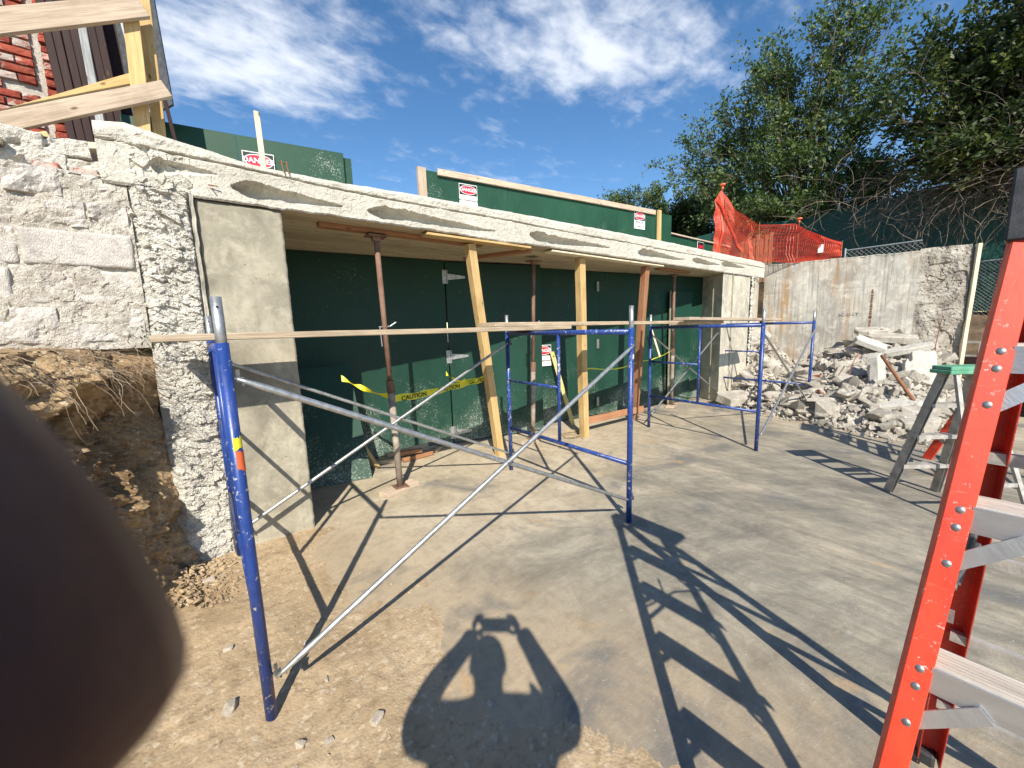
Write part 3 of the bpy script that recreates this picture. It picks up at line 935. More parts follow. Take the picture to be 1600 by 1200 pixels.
# ================================================================== BACK DOORS
def flat(p0, p1, z0, z1, th, mat, name, parent, **kw):
    p0, p1 = V((*p0, 0)), V((*p1, 0))
    d = (p1-p0).normalized(); n_ = V((d.y, -d.x, 0))
    if n_.y > 0: n_ = -n_
    q = [p0, p1, p1-n_*th, p0-n_*th]
    return build(name, MB().prism([(p.x, p.y) for p in q], z0, z1), mat, parent, bevel=0.0025, **kw)


def hinge(p, d, parent, s=1.0):
    """strap hinge: plate and a tapering leaf pointing along d"""
    d = V(d).normalized(); n_ = V((d.y, -d.x, 0)); n_ = -n_ if n_.y > 0 else n_
    p = V(p)+n_*0.004
    zz = V((0, 0, 1))
    mb = MB()
    def q(a, b_, t=0.0): return p+d*a*s+zz*b_*s+n_*t
    for x0, x1, h0, h1 in ((-0.055, -0.008, 0.075, 0.075), (0.008, 0.21, 0.035, 0.012)):
        mb.add([q(x0, -h0), q(x1, -h1), q(x1, h1), q(x0, h0), q(x0, -h0, .004), q(x1, -h1, .004), q(x1, h1, .004), q(x0, h0, .004)],
               [(0, 1, 2, 3), (4, 7, 6, 5), (0, 4, 5, 1), (2, 6, 7, 3), (1, 5, 6, 2), (0, 3, 7, 4)])
    mb.tube([q(0, -0.075, 0.006), q(0, 0.075, 0.006)], 0.008*s, 8)
    for a, b_ in ((-0.03, 0.05), (-0.03, -0.05), (0.04, 0.0), (0.1, 0.0), (0.16, 0)):
        mb.dome(q(a, b_, 0.004), n_, 0.007*s, 0.003, 8)
    return build('hinge', mb, 'galvanised', parent)


dl = thing('plywood_door', (1.5, 4.7, 0), 'dark green plywood door leaf left of the hinged joint, at the back of the opening', 'door')
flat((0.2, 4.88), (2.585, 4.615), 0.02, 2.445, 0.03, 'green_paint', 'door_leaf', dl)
dm = thing('plywood_door', (3.3, 4.4, 0), 'green plywood door leaf with strap hinges, swung slightly forward beside the step', 'door')
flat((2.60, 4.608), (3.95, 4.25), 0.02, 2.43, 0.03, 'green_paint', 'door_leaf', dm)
dm_leaf = [o for o in dm.children][-1]
DB = (1.35, -0.358, 0)
for z in (2.24, 1.2, 0.16): hinge((2.615, 4.60, z), DB, dm_leaf, 1.15)
dr = thing('plywood_door', (6.0, 4.2, 0), 'long green plywood door set back at the right half of the opening', 'door')
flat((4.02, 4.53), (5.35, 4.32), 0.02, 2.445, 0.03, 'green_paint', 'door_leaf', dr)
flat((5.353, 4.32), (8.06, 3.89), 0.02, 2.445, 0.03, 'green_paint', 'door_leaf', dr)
flat((3.97, 4.28), (4.0, 4.56), 0.02, 2.445, 0.02, 'green_paint', 'door_frame', dr)
for z in (2.2, 1.25, 0.25):
    build('hinge', MB().box((5.3, 4.31, z), (0.06, 0.008, 0.16)), 'galvanised', dr)
lp = thing('scuffed_board', (7.35, 3.85, 0), 'narrow scuffed green panel leaning against the right end of the back door', 'panel')
flat((7.0, 3.98), (7.62, 3.88), 0.02, 2.15, 0.02, 'green_paint', 'panel_board', lp)
flat((6.985, 3.965), (7.0, 3.962), 0.0, 2.16, 0.03, 'grey_wood', 'panel_batten', lp)
# dark green board leaning in front
sb = thing('plywood_sheet', (1.0, 4.3, 0), 'dark green plywood sheet leaning upright behind the left pier', 'board')
mb = MB()
a = [V((0.15, 4.36, 0.0)), V((1.30, 4.14, 0.0)), V((1.28, 4.56, 1.19)), V((0.13, 4.78, 1.19))]
n_ = V((0.0, -0.02, 0.006))
mb.add(a+[p+n_ for p in a], [(0, 1, 2, 3), (4, 7, 6, 5), (0, 4, 5, 1), (1, 5, 6, 2), (2, 6, 7, 3), (3, 7, 4, 0)])
build('sheet_board', mb, 'green_paint', sb)


# ================================================================== SIGNS
def sign(p, d, w, h, lines, label, group='danger signs'):
    """p top-left corner, d direction to the right; board faces the yard"""
    d = V(d).normalized(); n_ = V((d.y, -d.x, 0)); zz = V((0, 0, 1))
    if n_.y > 0: n_ = -n_
    p = V(p)+n_*0.003
    c = p+d*w/2-zz*h/2
    t = thing('danger_sign', c, label, 'sign', group)
    def rect(cx, cz, ww, hh, off, th=0.0015):
        q = [c+d*(cx-ww/2)+zz*(cz-hh/2), c+d*(cx+ww/2)+zz*(cz-hh/2), c+d*(cx+ww/2)+zz*(cz+hh/2), c+d*(cx-ww/2)+zz*(cz+hh/2)]
        return MB().add([v+n_*off for v in q]+[v+n_*(off+th) for v in q], [(0, 3, 2, 1), (4, 5, 6, 7), (0, 1, 5, 4), (1, 2, 6, 5), (2, 3, 7, 6), (3, 0, 4, 7)])
    def oval(cz, ww, hh, off):
        n = 32
        vs = [c+zz*cz+d*ww/2*(abs(math.cos(2*math.pi*k/n))**0.8*(1 if math.cos(2*math.pi*k/n) > 0 else -1))+zz*hh/2*math.sin(2*math.pi*k/n)+n_*off for k in range(n)]
        return MB().add(vs, [tuple(range(n))])
    build('sign_board', rect(0, 0, w, h, 0), 'sign_white', t)
    hh = h*0.5
    hdr = build('sign_header', rect(0, h/2-hh/2-0.006, w-0.014, hh-0.008, 0.0025, 0.001), 'print_black', t)
    build('sign_ring', oval(h/2-hh/2-0.006, w*0.92, hh*0.80, 0.0045), 'sign_white', hdr)
    build('sign_oval', oval(h/2-hh/2-0.006, w*0.87, hh*0.70, 0.0055), 'sign_red', hdr)
    text('DANGER', hh*0.44, c+zz*(h/2-hh/2-0.006)+n_*0.0075, 'sign_white', hdr, d, bold=0.0016*w/0.3)
    nl = len(lines)
    for i, (s_, sz) in enumerate(lines):
        zc = h/2-hh-(h-hh)*(i+0.5)/nl
        text(s_, sz*h, c+zz*zc+n_*0.0035, 'print_black', t, d, bold=0.0004*w/0.3)
    return t


sign((4.06, 4.505, 1.28), (1.33, -0.21, 0), 0.28, 0.33, [('NO TRESPASSING', 0.105)], 'danger no trespassing sign on the green back door behind the blue scaffold', 'danger signs')

# ================================================================== PROPS AND TIMBER POSTS
def shore(bx_, by, tx, ty, label, ht=2.40, base=True, pinz=1.62):
    t = thing('steel_prop', (bx_, by, 0), label, 'prop', 'rusty steel props under the slab')
    B = V((bx_, by, 0)); T = V((tx, ty, ht))
    def at(z): return B.lerp(T, z/ht)
    build('outer_tube', MB().tube([at(0.035), at(1.02)], 0.031, 14), 'dusty_steel', t, smooth=True)
    build('inner_tube', MB().tube([at(1.02), at(ht-0.012)], 0.024, 14), 'rusty_steel', t, smooth=True)
    build('collar', MB().tube([at(0.98), at(1.10)], 0.037, 14), 'rusty_steel', t)
    build('pin', MB().tube([at(1.60)+V((-0.055, 0, 0)), at(1.60)+V((0.05, 0, 0.004)), at(1.62)+V((0.11, 0, 0.02))], 0.007, 6).tube([at(1.60)+V((-0.05, -0.01, 0)), at(1.42)+V((-0.045, -0.01, 0))], 0.006, 6), 'galvanised', t)
    build('head_plate', MB().box(at(ht-0.006), (0.17, 0.13, 0.012)).box(at(ht-0.03), (0.07, 0.05, 0.035)), 'rusty_steel', t)
    build('base_plate', MB().box((bx_, by, 0.041), (0.13, 0.13, 0.008)), 'rusty_steel', t)
    if base: beam('base_block', (bx_-0.19, by-0.06, 0.018), (bx_+0.18, by+0.06, 0.018), 0.14, 0.036, 'weathered_wood', t)
    return t


shore(1.40, 3.60, 1.33, 3.56, 'rusty steel prop standing on a wood block, nearest to the left pier')
shore(3.44, 3.92, 3.46, 3.85, 'rusty steel prop standing in front of the step between the green doors')
shore(6.86, 3.82, 6.62, 3.70, 'rusty steel prop near the far pier at the right end of the opening')


def post(a, c, label, mat, w=0.088, name='timber_post'):
    t = thing(name, a, label, 'post', 'timber posts under the slab')
    beam('post_timber', a, c, w, w, mat, t, side=(0, 1, 0), bevel=0.004)
    return t


pw1 = post((2.765, 3.78, 0), (2.24, 3.45, 2.41), 'new yellow timber post leaning left, caution tape nailed to its side', 'new_wood', 0.09)
pw2 = post((4.13, 3.60, 0), (3.92, 3.48, 2.41), 'knotty yellow timber post in the middle of the garage opening', 'new_wood', 0.1)
pw3 = post((5.48, 3.70, 0), (5.36, 3.46, 2.41), 'reddish timber post, third from the left, beside the blue scaffold', 'red_wood', 0.095)
beam('packing_block', (5.47, 3.60, 1.28), (5.46, 3.575, 1.40), 0.05, 0.05, 'pale_wood', pw3)
t = thing('floor_board', (4.9, 3.7, 0), 'red-brown board on edge between the two right timber posts at floor level', 'board')
beam('board_plank', (4.20, 3.66, 0.20), (5.62, 3.63, 0.17), 0.035, 0.1, 'red_wood', t)

# yellow batten leaning on the door and cord
t = thing('yellow_level', (4.45, 4.1, 0), 'worn yellow straightedge leaning on the back door beside the danger sign', 'level')
beam('level_bar', (4.47, 4.12, 0.01), (4.30, 4.40, 1.17), 0.025, 0.06, 'level_yellow', t)
build('hang_hole', MB().tube([(4.305, 4.372, 1.10), (4.309, 4.361, 1.103)], 0.012, 10), 'print_black', t)
cm_ = MB()
for k in range(4):
    pts = []
    cx_, cy_ = 4.03+random.uniform(-.03, .03), 3.73+random.uniform(-.03, .03)
    for i in range(40):
        a_ = 2*math.pi*i/39
        pts.append((cx_+(0.14+0.02*k)*math.cos(a_)*(1+0.1*math.sin(3*a_+k)), cy_+(0.11+0.015*k)*math.sin(a_), 0.012+0.010*k+0.006*math.sin(5*a_+k)))
    cm_.tube(pts, 0.005, 5)
cm_.tube([(4.16, 3.72, 0.01), (4.0, 3.5, 0.006), (3.75, 3.42, 0.006), (3.4, 3.55, 0.006), (3.3, 3.9, 0.006)], 0.005, 5)
build('coiled_cord', cm_, 'rope', label='coil of tan cord on the floor at the foot of the middle timber post', category='cord')
t = thing('yellow_level', (6.6, 4.05, 1.0), 'pale yellow batten leaning on the door by the rightmost steel prop', 'batten')
beam('level_bar', (6.60, 3.93, 0.95), (6.42, 4.0, 1.45), 0.02, 0.035, 'pale_wood', t)
beam('batten_foot', (6.62, 3.93, 0.0), (6.62, 3.93, 0.95), 0.02, 0.03, 'red_wood', t)


# caution tape
def tape(pts, w, label, writing=None, twist=0.0):
    t = thing('caution_tape', pts[0], label, 'tape', 'yellow caution tape')
    P = [V(p) for p in pts]
    # resample
    Q = []
    for i in range(len(P)-1):
        for k in range(10): Q.append(P[i].lerp(P[i+1], k/10))
    Q.append(P[-1])
    side = []
    for i, q in enumerate(Q):
        a_ = twist*math.sin(i*0.33)
        side.append(V((0.1*math.sin(i*.5), math.sin(a_), math.cos(a_))).normalized())
        q.z += 0.006*math.sin(i*0.8)
    build('tape_strip', MB().ribbon(Q, w, side), 'tape_yellow', t, smooth=True)
    if writing:
        for (s_, pos, xd) in writing:
            text(s_, w*0.95, V(pos), 'print_black', t, xd, bold=0.0008)
    return t


tape([(1.02, 3.9, 1.13), (1.18, 3.78, 1.02), (1.38, 3.565, 0.93)], 0.06, 'twisted yellow caution tape between leaning sheet and first steel prop', None, 1.4)
dx = V((1.36, 0.15, 0.05))
tape([(1.40, 3.565, 0.92), (1.75, 3.60, 0.925), (2.1, 3.64, 0.955), (2.45, 3.68, 0.985), (2.66, 3.70, 1.0)], 0.065,
     'yellow caution tape stretched from first steel prop to leaning timber post',
     [('CAUTION', (1.60, 3.575, 0.918), dx), ('CAUTION', (2.02, 3.622, 0.945), dx), ('CAUTION', (2.42, 3.668, 0.975), dx)])
tape([(2.0, 3.64, 1.10), (2.08, 3.62, 1.02), (2.25, 3.64, 0.99), (2.4, 3.66, 0.985)], 0.05, 'loose twisted tail of yellow caution tape sticking up mid span', None, 1.2)
tape([(4.13, 3.55, 0.97), (4.8, 3.57, 0.90), (5.45, 3.62, 0.95)], 0.016, 'thin strip of yellow caution tape between middle and right timber posts', None, 0.3)
tape([(5.5, 3.62, 0.95), (6.1, 3.7, 0.97), (6.85, 3.8, 1.07)], 0.014, 'faint yellow tape running from right timber post to far steel prop', None, 0.3)

# scrap timber on the floor by the doors
SC = [((1.45, 4.5, .03), (1.72, 4.42, .03), 'grey_wood'), ((1.62, 4.55, .07), (2.2, 4.62, .07), 'weathered_wood'), ((1.75, 4.36, .03), (2.15, 4.38, .03), 'red_wood'),
      ((2.2, 4.42, .03), (2.32, 4.5, .03), 'grey_wood'), ((1.7, 4.43, .10), (2.0, 4.36, .10), 'red_wood'), ((1.85, 4.6, .03), (2.3, 4.55, .03), 'weathered_wood'), ((1.33, 4.55, .30), (1.45, 4.38, .0), 'new_wood')]
SL = ['short grey wood offcut lying beside the leaning dark green sheet', 'long weathered offcut on top of the scrap heap by the door', 'reddish offcut in front of the scrap heap by the door',
      'small grey wood block at the right of the scrap heap', 'reddish offcut lying across the front scrap pieces', 'weathered offcut lying flat against the foot of the left door', 'yellow offcut propped up against the dark green sheet']
for (a, c, mt_), lb in zip(SC, SL):
    t = thing('timber_offcut', a, lb, 'offcut', 'scrap timber by the doors')
    beam('offcut', a, c, 0.06, 0.045, mt_, t)

# ================================================================== FAR PIER AND RIGHT WALL
fp = thing('far_pier', (8.3, 3.5, 0), 'pale concrete pier at the far right end of the opening', 'pier')
build('pier_body', MB().prism([(7.74, 3.36), (8.98, 3.36), (8.98, 4.6), (8.15, 4.6), (8.1, 3.9)], 0, 2.47), 'pale_formed_concrete', fp, bevel=0.008)
build('pier_strip', MB().box((8.12, 3.348, 1.23), (0.012, 0.03, 2.44)).box((7.9, 3.6, 1.23), (0.02, 0.02, 2.4)), 'formed_concrete', fp)
pl_ = thing('corner_pilaster', (9.4, 3.5, 0), 'pale concrete pilaster between far pier and the stained wall', 'pilaster')
build('pilaster_body', MB().box((9.5, 3.76, 1.38), (1.02, 0.4, 2.76)), 'pale_formed_concrete', pl_, bevel=0.01)
re = MB()
re.grid(10, 130, lambda u, v: (8.99+u*0.09+0.02*fbm((1, 0, v*26), 3), 3.33+0.03*ridge((u*2, 1, v*30), 3)-0.02, 0.6+v*2.05))
re.grid(3, 130, lambda u, v: (9.08+0.02*fbm((1, 0, v*26), 3), 3.34+0.25*u, 0.6+v*2.05))
build('rough_edge', re, 'rough_concrete', pl_)
lump = MB().grid(34, 30, lambda u, v: (9.35+u*0.62, 3.5-0.28*math.sin(u*math.pi)*math.sin(min(1, v*1.1)*math.pi)-0.05*ridge((u*3, 0, v*4), 3), 0.85+v*0.75))
build('broken_lump', lump, 'rubble_concrete', pl_)

rw = thing('stained_wall', (10.4, 1.9, 0), 'long concrete wall with rust stains behind the rubble heap', 'wall')
WA = V((9.9, 3.42, 0)); WB = V((10.93, 0.46, 0)); wd_ = (WB-WA); WL = wd_.length; wd_.normalize(); wn = V((wd_.y, -wd_.x, 0))
if wn.x > 0: wn = -wn


def rw_fn(u0, u1, rough):
    def fn(u, v):
        s_ = (u0+(u1-u0)*u)*WL
        zt = 2.76+0.012*fbm((s_*3, 0, 0), 4)+(0.03 if rough else 0)
        z = zt*v
        o_ = 0.003*fbm((s_*2, z*2, 0), 3)
        g = 0.012*math.exp(-((z-2.12-0.015*s_)/0.007)**2)
        for js in (0.30, 0.62): g += 0.01*math.exp(-((s_/WL-js)/0.003)**2)*(1 if js > 0.5 or z < 2.1 else 0.3)
        if v > 0.96: g += 0.03*(v-0.96)/0.04*abs(fbm((s_*9, 5, 0), 3))
        if rough:
            g -= (0.035*facet((s_, z, 1), 3.5)+0.016*facet((s_, z, 3), 15)+0.008*fbm((s_*30, z*30, 3), 3)+0.02)*min(1, u*5)
            g += 0.1*max(0, fbm((s_*2, z*1.4, 8), 3))
        p = WA+wd_*s_-wn*(g-o_)
        return (p.x, p.y, z)
    return fn


build('wall_face', MB().grid(190, 130, rw_fn(0, 0.775, False)), 'stained_concrete', rw, smooth=True)
build('broken_face', MB().grid(70, 260, rw_fn(0.775, 0.985, True)), 'soiled_concrete', rw, smooth=False)
q = [WA-wn*0.08, WB-wn*0.08, WB-wn*0.34, WA-wn*0.34]
build('wall_core', MB().prism([(p.x, p.y) for p in q], 0, 2.72), 'stained_concrete', rw)
cp = MB().grid(150, 4, lambda u, v: tuple((WA+wd_*u*WL-wn*(v*0.34))[:2])+(2.755+0.02*fbm((u*20, v*3, 0), 4)-(0.02 if v == 0 else 0),))
build('wall_cap', cp, 'rough_concrete', rw)
t = thing('edge_plank', WB, 'pale upright plank fixed to the broken right end of the stained wall', 'plank')
e0 = WB+wn*0.02
beam('plank', (e0.x, e0.y+0.03, 0.0), (e0.x+0.0, e0.y-0.02, 2.78), 0.05, 0.14, 'pale_wood', t, side=wn)
ml = MB()
for k in range(26): ml.box(WA+wd_*WL*0.578+wn*0.006+V((0, 0, 0.95+k*0.045+random.uniform(-.01, .01))), (0.012, 0.022+random.random()*0.03, 0.02+random.random()*0.02))
build('tie_hole', ml, 'rebar_rust', rw, label='rusty column of form tie holes', kind='stuff')
text('LC-U-LT', 0.085, WA+wd_*WL*0.47+wn*0.006+V((0, 0, 1.62)), 'dark_steel', rw, wd_, name='stencil')

# ================================================================== SCAFFOLD FRAMES
def frame(x, yn, yf, label, dx=0.0, tapes=False, pins=True):
    t = thing('scaffold', (x, (yn+yf)/2, 0), label, 'scaffold', 'blue scaffold frames')
    xf = x+dx
    def P(s_, z): return V((x+dx*s_, yn+(yf-yn)*s_, z))     # s 0 near .. 1 far
    r = 0.0215
    POSTS = {}
    for s_ in (0, 1):
        po = build('post', MB().tube([P(s_, 0), P(s_, 1.53)], r, 14), 'blue_paint', t, smooth=True)
        POSTS[s_] = po
        if pins:
            pin = MB().tube([P(s_, 1.45), P(s_, 1.69)], 0.0175, 14)
            build('coupling_pin', pin, 'galvanised', po, smooth=True)
            build('pin_hole', MB().tube([P(s_, 1.655)+V((0, -0.019, 0)), P(s_, 1.655)+V((0, 0.019, 0))], 0.004, 8), 'print_black', po)
    build('top_rail', MB().tube([P(0.01, 1.5), P(0.99, 1.5)], r*0.98, 12), 'blue_paint', t, smooth=True)
    build('bottom_rail', MB().tube([P(0.01, 0.48), P(0.99, 0.48)], 0.018, 12), 'blue_paint', t, smooth=True)
    build('inner_post', MB().tube([P(0.5, 1.48), P(0.5, 0.49)], 0.016, 12), 'blue_paint', t, smooth=True)
    build('rung', MB().tube([P(0.51, 1.0), P(0.99, 1.0)], 0.014, 10), 'blue_paint', t, smooth=True)
    for s_ in (0, 1):
        for z in (1.40, 0.20):
            lk = MB().tube([P(s_, z)+V((0.0, 0, 0)), P(s_, z)+V((0.05, 0, 0))], 0.005, 6).box(P(s_, z)+V((0.035, 0, 0.01)), (0.012, 0.014, 0.045)).box(P(s_, z)+V((0.048, 0, -0.012)), (0.008, 0.02, 0.03))
            build('brace_lock', lk, 'dark_steel', POSTS[s_])
    if tapes:
        for (z0, z1, mt_, lb) in tapes:
            a0, a1 = (-1.9, -0.35) if mt_ != 'tape_red' else (-1.7, -0.1)
            build('tape_band', MB().grid(12, 6, lambda u, v: tuple(P(0, z0+(z1-z0)*v+0.008*fbm((u*6, v*3, z0*9), 2)*(1 if v in (0, 1) else 0)-(0.02*u if mt_ == 'tape_red' else -0.012*u)*(1-v))+V((math.cos(a0+(a1-a0)*u), math.sin(a0+(a1-a0)*u), 0))*r*1.05)), mt_, POSTS[0], label=lb)
    return t


frame(0.062, 1.72, 3.26, 'nearest blue scaffold frame, far left, with yellow and red tape on its post', 0.0, [(1.14, 1.19, 'tape_yellow', 'yellow tape band'), (1.075, 1.137, 'tape_red', 'red tape band')])
frame(2.51, 1.73, 3.28, 'blue scaffold frame in the centre of the photo, standing at the middle of the floor', 0.04, [(1.30, 1.33, 'sign_white', 'pale tape band')])
frame(5.11, 1.75, 3.26, 'blue scaffold frame third from the left, its tall front post before the rubble', 0.10)
frame(7.82, 1.95, 3.50, 'farthest blue scaffold frame, its front post standing in the rubble edge', 0.14)


def brace(y, x0, x1, za, zb, label, dy=0.0):
    t = thing('cross_brace', (x0, y, 0.2), label, 'brace', 'cross braces of the scaffold')
    off = 0.03
    for i, (z0, z1) in enumerate(((za, zb), (zb, za))):
        yy = y-0.006-0.026*i
        a = V((x0+off, yy, z0)); c = V((x1-off, yy+dy, z1))
        d = (c-a).normalized()
        mb = MB().tube([a, a+d*0.03, a+d*0.09, c-d*0.09, c-d*0.03, c], [0.006, 0.009, 0.0135, 0.0135, 0.009, 0.006], 10)
        build('brace_tube', mb, 'galvanised', t, smooth=True)
    mid = (V((x0, y, za))+V((x1, y+dy, zb)))/2+V((0, -0.02, 0))
    build('pivot_bolt', MB().tube([mid+V((0, -0.03, 0)), mid+V((0, 0.03, 0))], 0.007, 8), 'dark_steel', t)


brace(1.72, 0.062, 2.51, 1.40, 0.20, 'long galvanised cross brace in front, between nearest and central scaffold frames')
brace(3.27, 0.062, 2.55, 1.40, 0.20, 'galvanised cross brace at the back, between nearest and central scaffold frames')
brace(1.75, 5.11, 7.82, 1.40, 0.20, 'galvanised cross brace in front of the rubble, between the two far frames', 0.2)
brace(3.27, 5.21, 7.96, 1.40, 0.20, 'cross brace at the back by the far pier, between the two far frames', 0.22)


def plank(a, c, w, h, label, mat='grey_wood'):
    h += 0.006
    t = thing('scaffold_plank', a, label, 'plank', 'planks on the scaffold')
    beam('plank', a, c, w, h, mat, t, side=(0, 0, 1), bevel=0.004)


plank((-0.20, 2.99, 1.553), (3.08, 2.99, 1.545), 0.28, 0.034, 'long weathered plank laid across nearest and central scaffold frames')
plank((2.08, 2.98, 1.589), (5.42, 3.0, 1.566), 0.26, 0.034, 'weathered plank overlapping the first one, bridging to the third frame')
plank((5.0, 2.72, 1.553), (6.0, 2.7, 1.548), 0.26, 0.036, 'short brown plank under the overlap at the third scaffold frame', 'weathered_wood')
plank((4.75, 2.55, 1.605), (8.1, 2.60, 1.565), 0.22, 0.032, 'pale plank reaching from third scaffold frame to the farthest frame', 'weathered_wood')

# ================================================================== RED LADDER
lad = thing('red_stepladder', (1.28, -0.2, 0), 'tall red fibreglass stepladder with aluminium steps, close at the right edge', 'ladder')


def channel(foot, top, fdir, wdir, fw_, dp, parent, name, mat, th=0.004):
    """C channel: face of width fw_ along wdir, flanges of depth dp along fdir"""
    a, c = V(foot), V(top)
    x = (c-a).normalized(); w = V(wdir); w = (w-x*w.dot(x)).normalized(); f = V(fdir); f = (f-x*f.dot(x)-w*w.dot(f)).normalized()
    prof = [(0, 0), (fw_, 0), (fw_, dp), (fw_-th, dp), (fw_-th, th), (th, th), (th, dp), (0, dp)]
    vs = [a+w*p[0]+f*p[1] for p in prof]+[c+w*p[0]+f*p[1] for p in prof]
    n = 8
    fs = [(0, 1, 4, 5), (1, 2, 3, 4), (0, 5, 6, 7)]
    fs += [tuple(i+n for i in f_) for f_ in fs]
    fs += [(i, (i+1) % n, (i+1) % n+n, i+n) for i in range(n)]
    return build(name, MB().add(vs, fs), mat, parent, bevel=0.0012)


FF = V((0.692, 0.124, 0.0)); FT = V((1.229, 0.006, 1.705))
WY = V((0, -1, 0)); XD = V((1, 0, 0))
DF = (FT-FF).normalized()
channel(FF, FT, XD, WY+V((0.22, 0, 0)), 0.037, 0.042, lad, 'rail', 'red_fibreglass')
FF2 = FF+V((-0.02, -0.60, 0)); FT2 = FT+V((-0.01, -0.44, 0))
channel(FF2, FT2, XD, V((0, -1, 0)), 0.029, 0.042, lad, 'rail', 'red_fibreglass')
RF = V((1.82, 0.068, 0.03)); RT = V((1.335, 0.02, 1.66))
channel(RF, RT, V((-1, 0, 0)), WY+V((0.3, 0, 0)), 0.058, 0.04, lad, 'rail', 'dark_red_fibreglass')
RF2 = RF+V((0, -0.62, 0)); RT2 = RT+V((0, -0.42, 0))
channel(RF2, RT2, V((-1, 0, 0)), WY, 0.045, 0.04, lad, 'rail', 'dark_red_fibreglass')
for (P_, sx_) in ((RF, 1), (RF2, 1), (FF, -1), (FF2, -1)):
    build('rubber_foot', MB().box(P_+V((0.0, -0.022, 0.02 if sx_ > 0 else 0.025)), (0.085, 0.06, 0.05)), 'black_plastic', lad, bevel=0.008)
for (P_, ) in ((FT,), (FT2,)):
    build('rail_boot', MB().add([P_+V((-0.012, 0.012, -0.02)), P_+V((0.06, 0.012, -0.02)), P_+V((0.06, -0.045, -0.02)), P_+V((-0.012, -0.045, -0.02)),
                               P_+V((0.03, 0.012, 0.12)), P_+V((0.11, 0.012, 0.12)), P_+V((0.11, -0.05, 0.12)), P_+V((0.03, -0.05, 0.12))],
                              [(0, 1, 2, 3), (4, 7, 6, 5), (0, 4, 5, 1), (1, 5, 6, 2), (2, 6, 7, 3), (3, 7, 4, 0)]), 'black_plastic', lad, bevel=0.004)
build('top_cap', MB().box((1.345, -0.27, 1.80), (0.16, 0.50, 0.06)), 'black_plastic', lad, bevel=0.012)
for i, z in enumerate((0.29, 0.59, 0.885, 1.175, 1.465)):
    k = z/1.705
    P_ = FF.lerp(FT, k); Q_ = FF2.lerp(FT2, k)
    x0 = P_.x+0.012; y0 = P_.y-0.035; y1 = Q_.y+0.004
    yc = (y0+y1)/2; L = y0-y1
    st = MB().box((x0+0.003, yc, z), (0.003, L, 0.05)).box((x0+0.04, yc, z+0.0235), (0.07, L, 0.003)).box((x0+0.077, yc, z), (0.003, L, 0.05))
    stp = build('step', st, 'aluminium', lad)
    tr = MB()
    for g in range(7): tr.box((x0+0.012+g*0.0095, yc, z+0.0265), (0.006, L, 0.003))
    build('tread', tr, 'tread_plastic', stp)
    nf = DF.cross(V((0, -1, 0)))
    nf = V((-0.95, 0.1, 0.28)).normalized()
    for dz_ in (0.016, -0.016, -0.082):
        c = FF.lerp(FT, (z+dz_)/1.705)+V((0.004, -0.0185, 0))
        build('rivet', MB().dome(c, nf, 0.0074, 0.0028, 14), 'rivet_steel', lad, smooth=True)
    build('rivet', MB().dome((x0+0.001, y0-0.13, z-0.002), (-1, 0, 0), 0.008, 0.003, 14), 'rivet_steel', lad, smooth=True)
    for (ya, sgn) in ((y0+0.012, -1), (y1-0.012, 1)):
        c0 = FF.lerp(FT, (z-0.085)/1.705)
        br = beam('step_brace', (x0-0.018, ya-sgn*0.02, z-0.10), (x0-0.003, ya+sgn*0.08, z-0.015), 0.028, 0.003, 'aluminium', lad, side=(1, 0, 0), bevel=0)
for z in (0.3, 0.6, 0.75, 0.9, 1.2, 1.45):
    P_ = RF.lerp(RT, z/1.66); Q_ = RF2.lerp(RT2, z/1.66)
    if z == 0.75: continue
    beam('rear_bar', P_+V((-0.01, -0.03, 0)), Q_+V((-0.01, 0, 0)), 0.02, 0.028, 'dirty_aluminium', lad, side=(0, 0, 1), bevel=0)
# spreader
sp_ = MB()
a = FF.lerp(FT, 0.62)+V((0.03, -0.032, 0)); c = RF.lerp(RT, 0.55)+V((0, -0.05, 0)); mdl = (a+c)/2+V((0, -0.01, 0.05))
build('spreader', MB().tube([a, mdl, c], 0.006, 6), 'dark_steel', lad)
a = FF.lerp(FT, 0.995/1.705)+V((0.02, -0.029, 0))
build('bracket', MB().box(a+V((0.07, -0.004, 0)), (0.16, 0.003, 0.024)).box(a+V((0.012, 0.0, 0)), (0.003, 0.03, 0.026)), 'galvanised', lad)
build('bracket_bolt', MB().tube([a+V((0.14, -0.012, 0)), a+V((0.14, 0.006, 0))], 0.008, 10), 'galvanised', lad)
build('strap', MB().tube([a+V((0.15, -0.01, 0)), a+V((0.20, -0.02, 0.06)), a+V((0.235, -0.03, 0.17))], 0.006, 6), 'dark_steel', lad)

# ================================================================== ALUMINIUM STEPLADDER
al = thing('aluminium_stepladder', (4.62, 0.2, 0), 'small dusty aluminium stepladder with a green top, behind the red ladder', 'ladder')
wv = V((0.76, -0.65, 0)).normalized(); dv = V((0.65, 0.76, 0)).normalized()
cc = V((4.655, 0.185, 1.13))
f1, f2 = V((4.70, 0.565, 0)), V((5.02, 0.28, 0))
t1, t2 = cc-wv*0.125+dv*0.05, cc+wv*0.125+dv*0.05
channel(f1, t1, -dv, wv, 0.028, 0.068, al, 'rail', 'dirty_aluminium', 0.003)
channel(f2, t2, -dv, -wv, 0.028, 0.068, al, 'rail', 'dirty_aluminium', 0.003)
r1, r2 = V((4.47, 0.10, 0)), V((4.24, -0.20, 0))
r1 = V((4.35, 0.16, 0)); r2 = V((4.30, -0.16, 0))
r1 = (f1+f2)/2-dv*0.72-wv*0.2; r2 = (f1+f2)/2-dv*0.72+wv*0.2
u1, u2 = cc-wv*0.10-dv*0.05, cc+wv*0.10-dv*0.05
for a, c in ((r1, u1), (r2, u2)): beam('rear_leg', a, c, 0.03, 0.022, 'dirty_aluminium', al, side=dv, bevel=0)
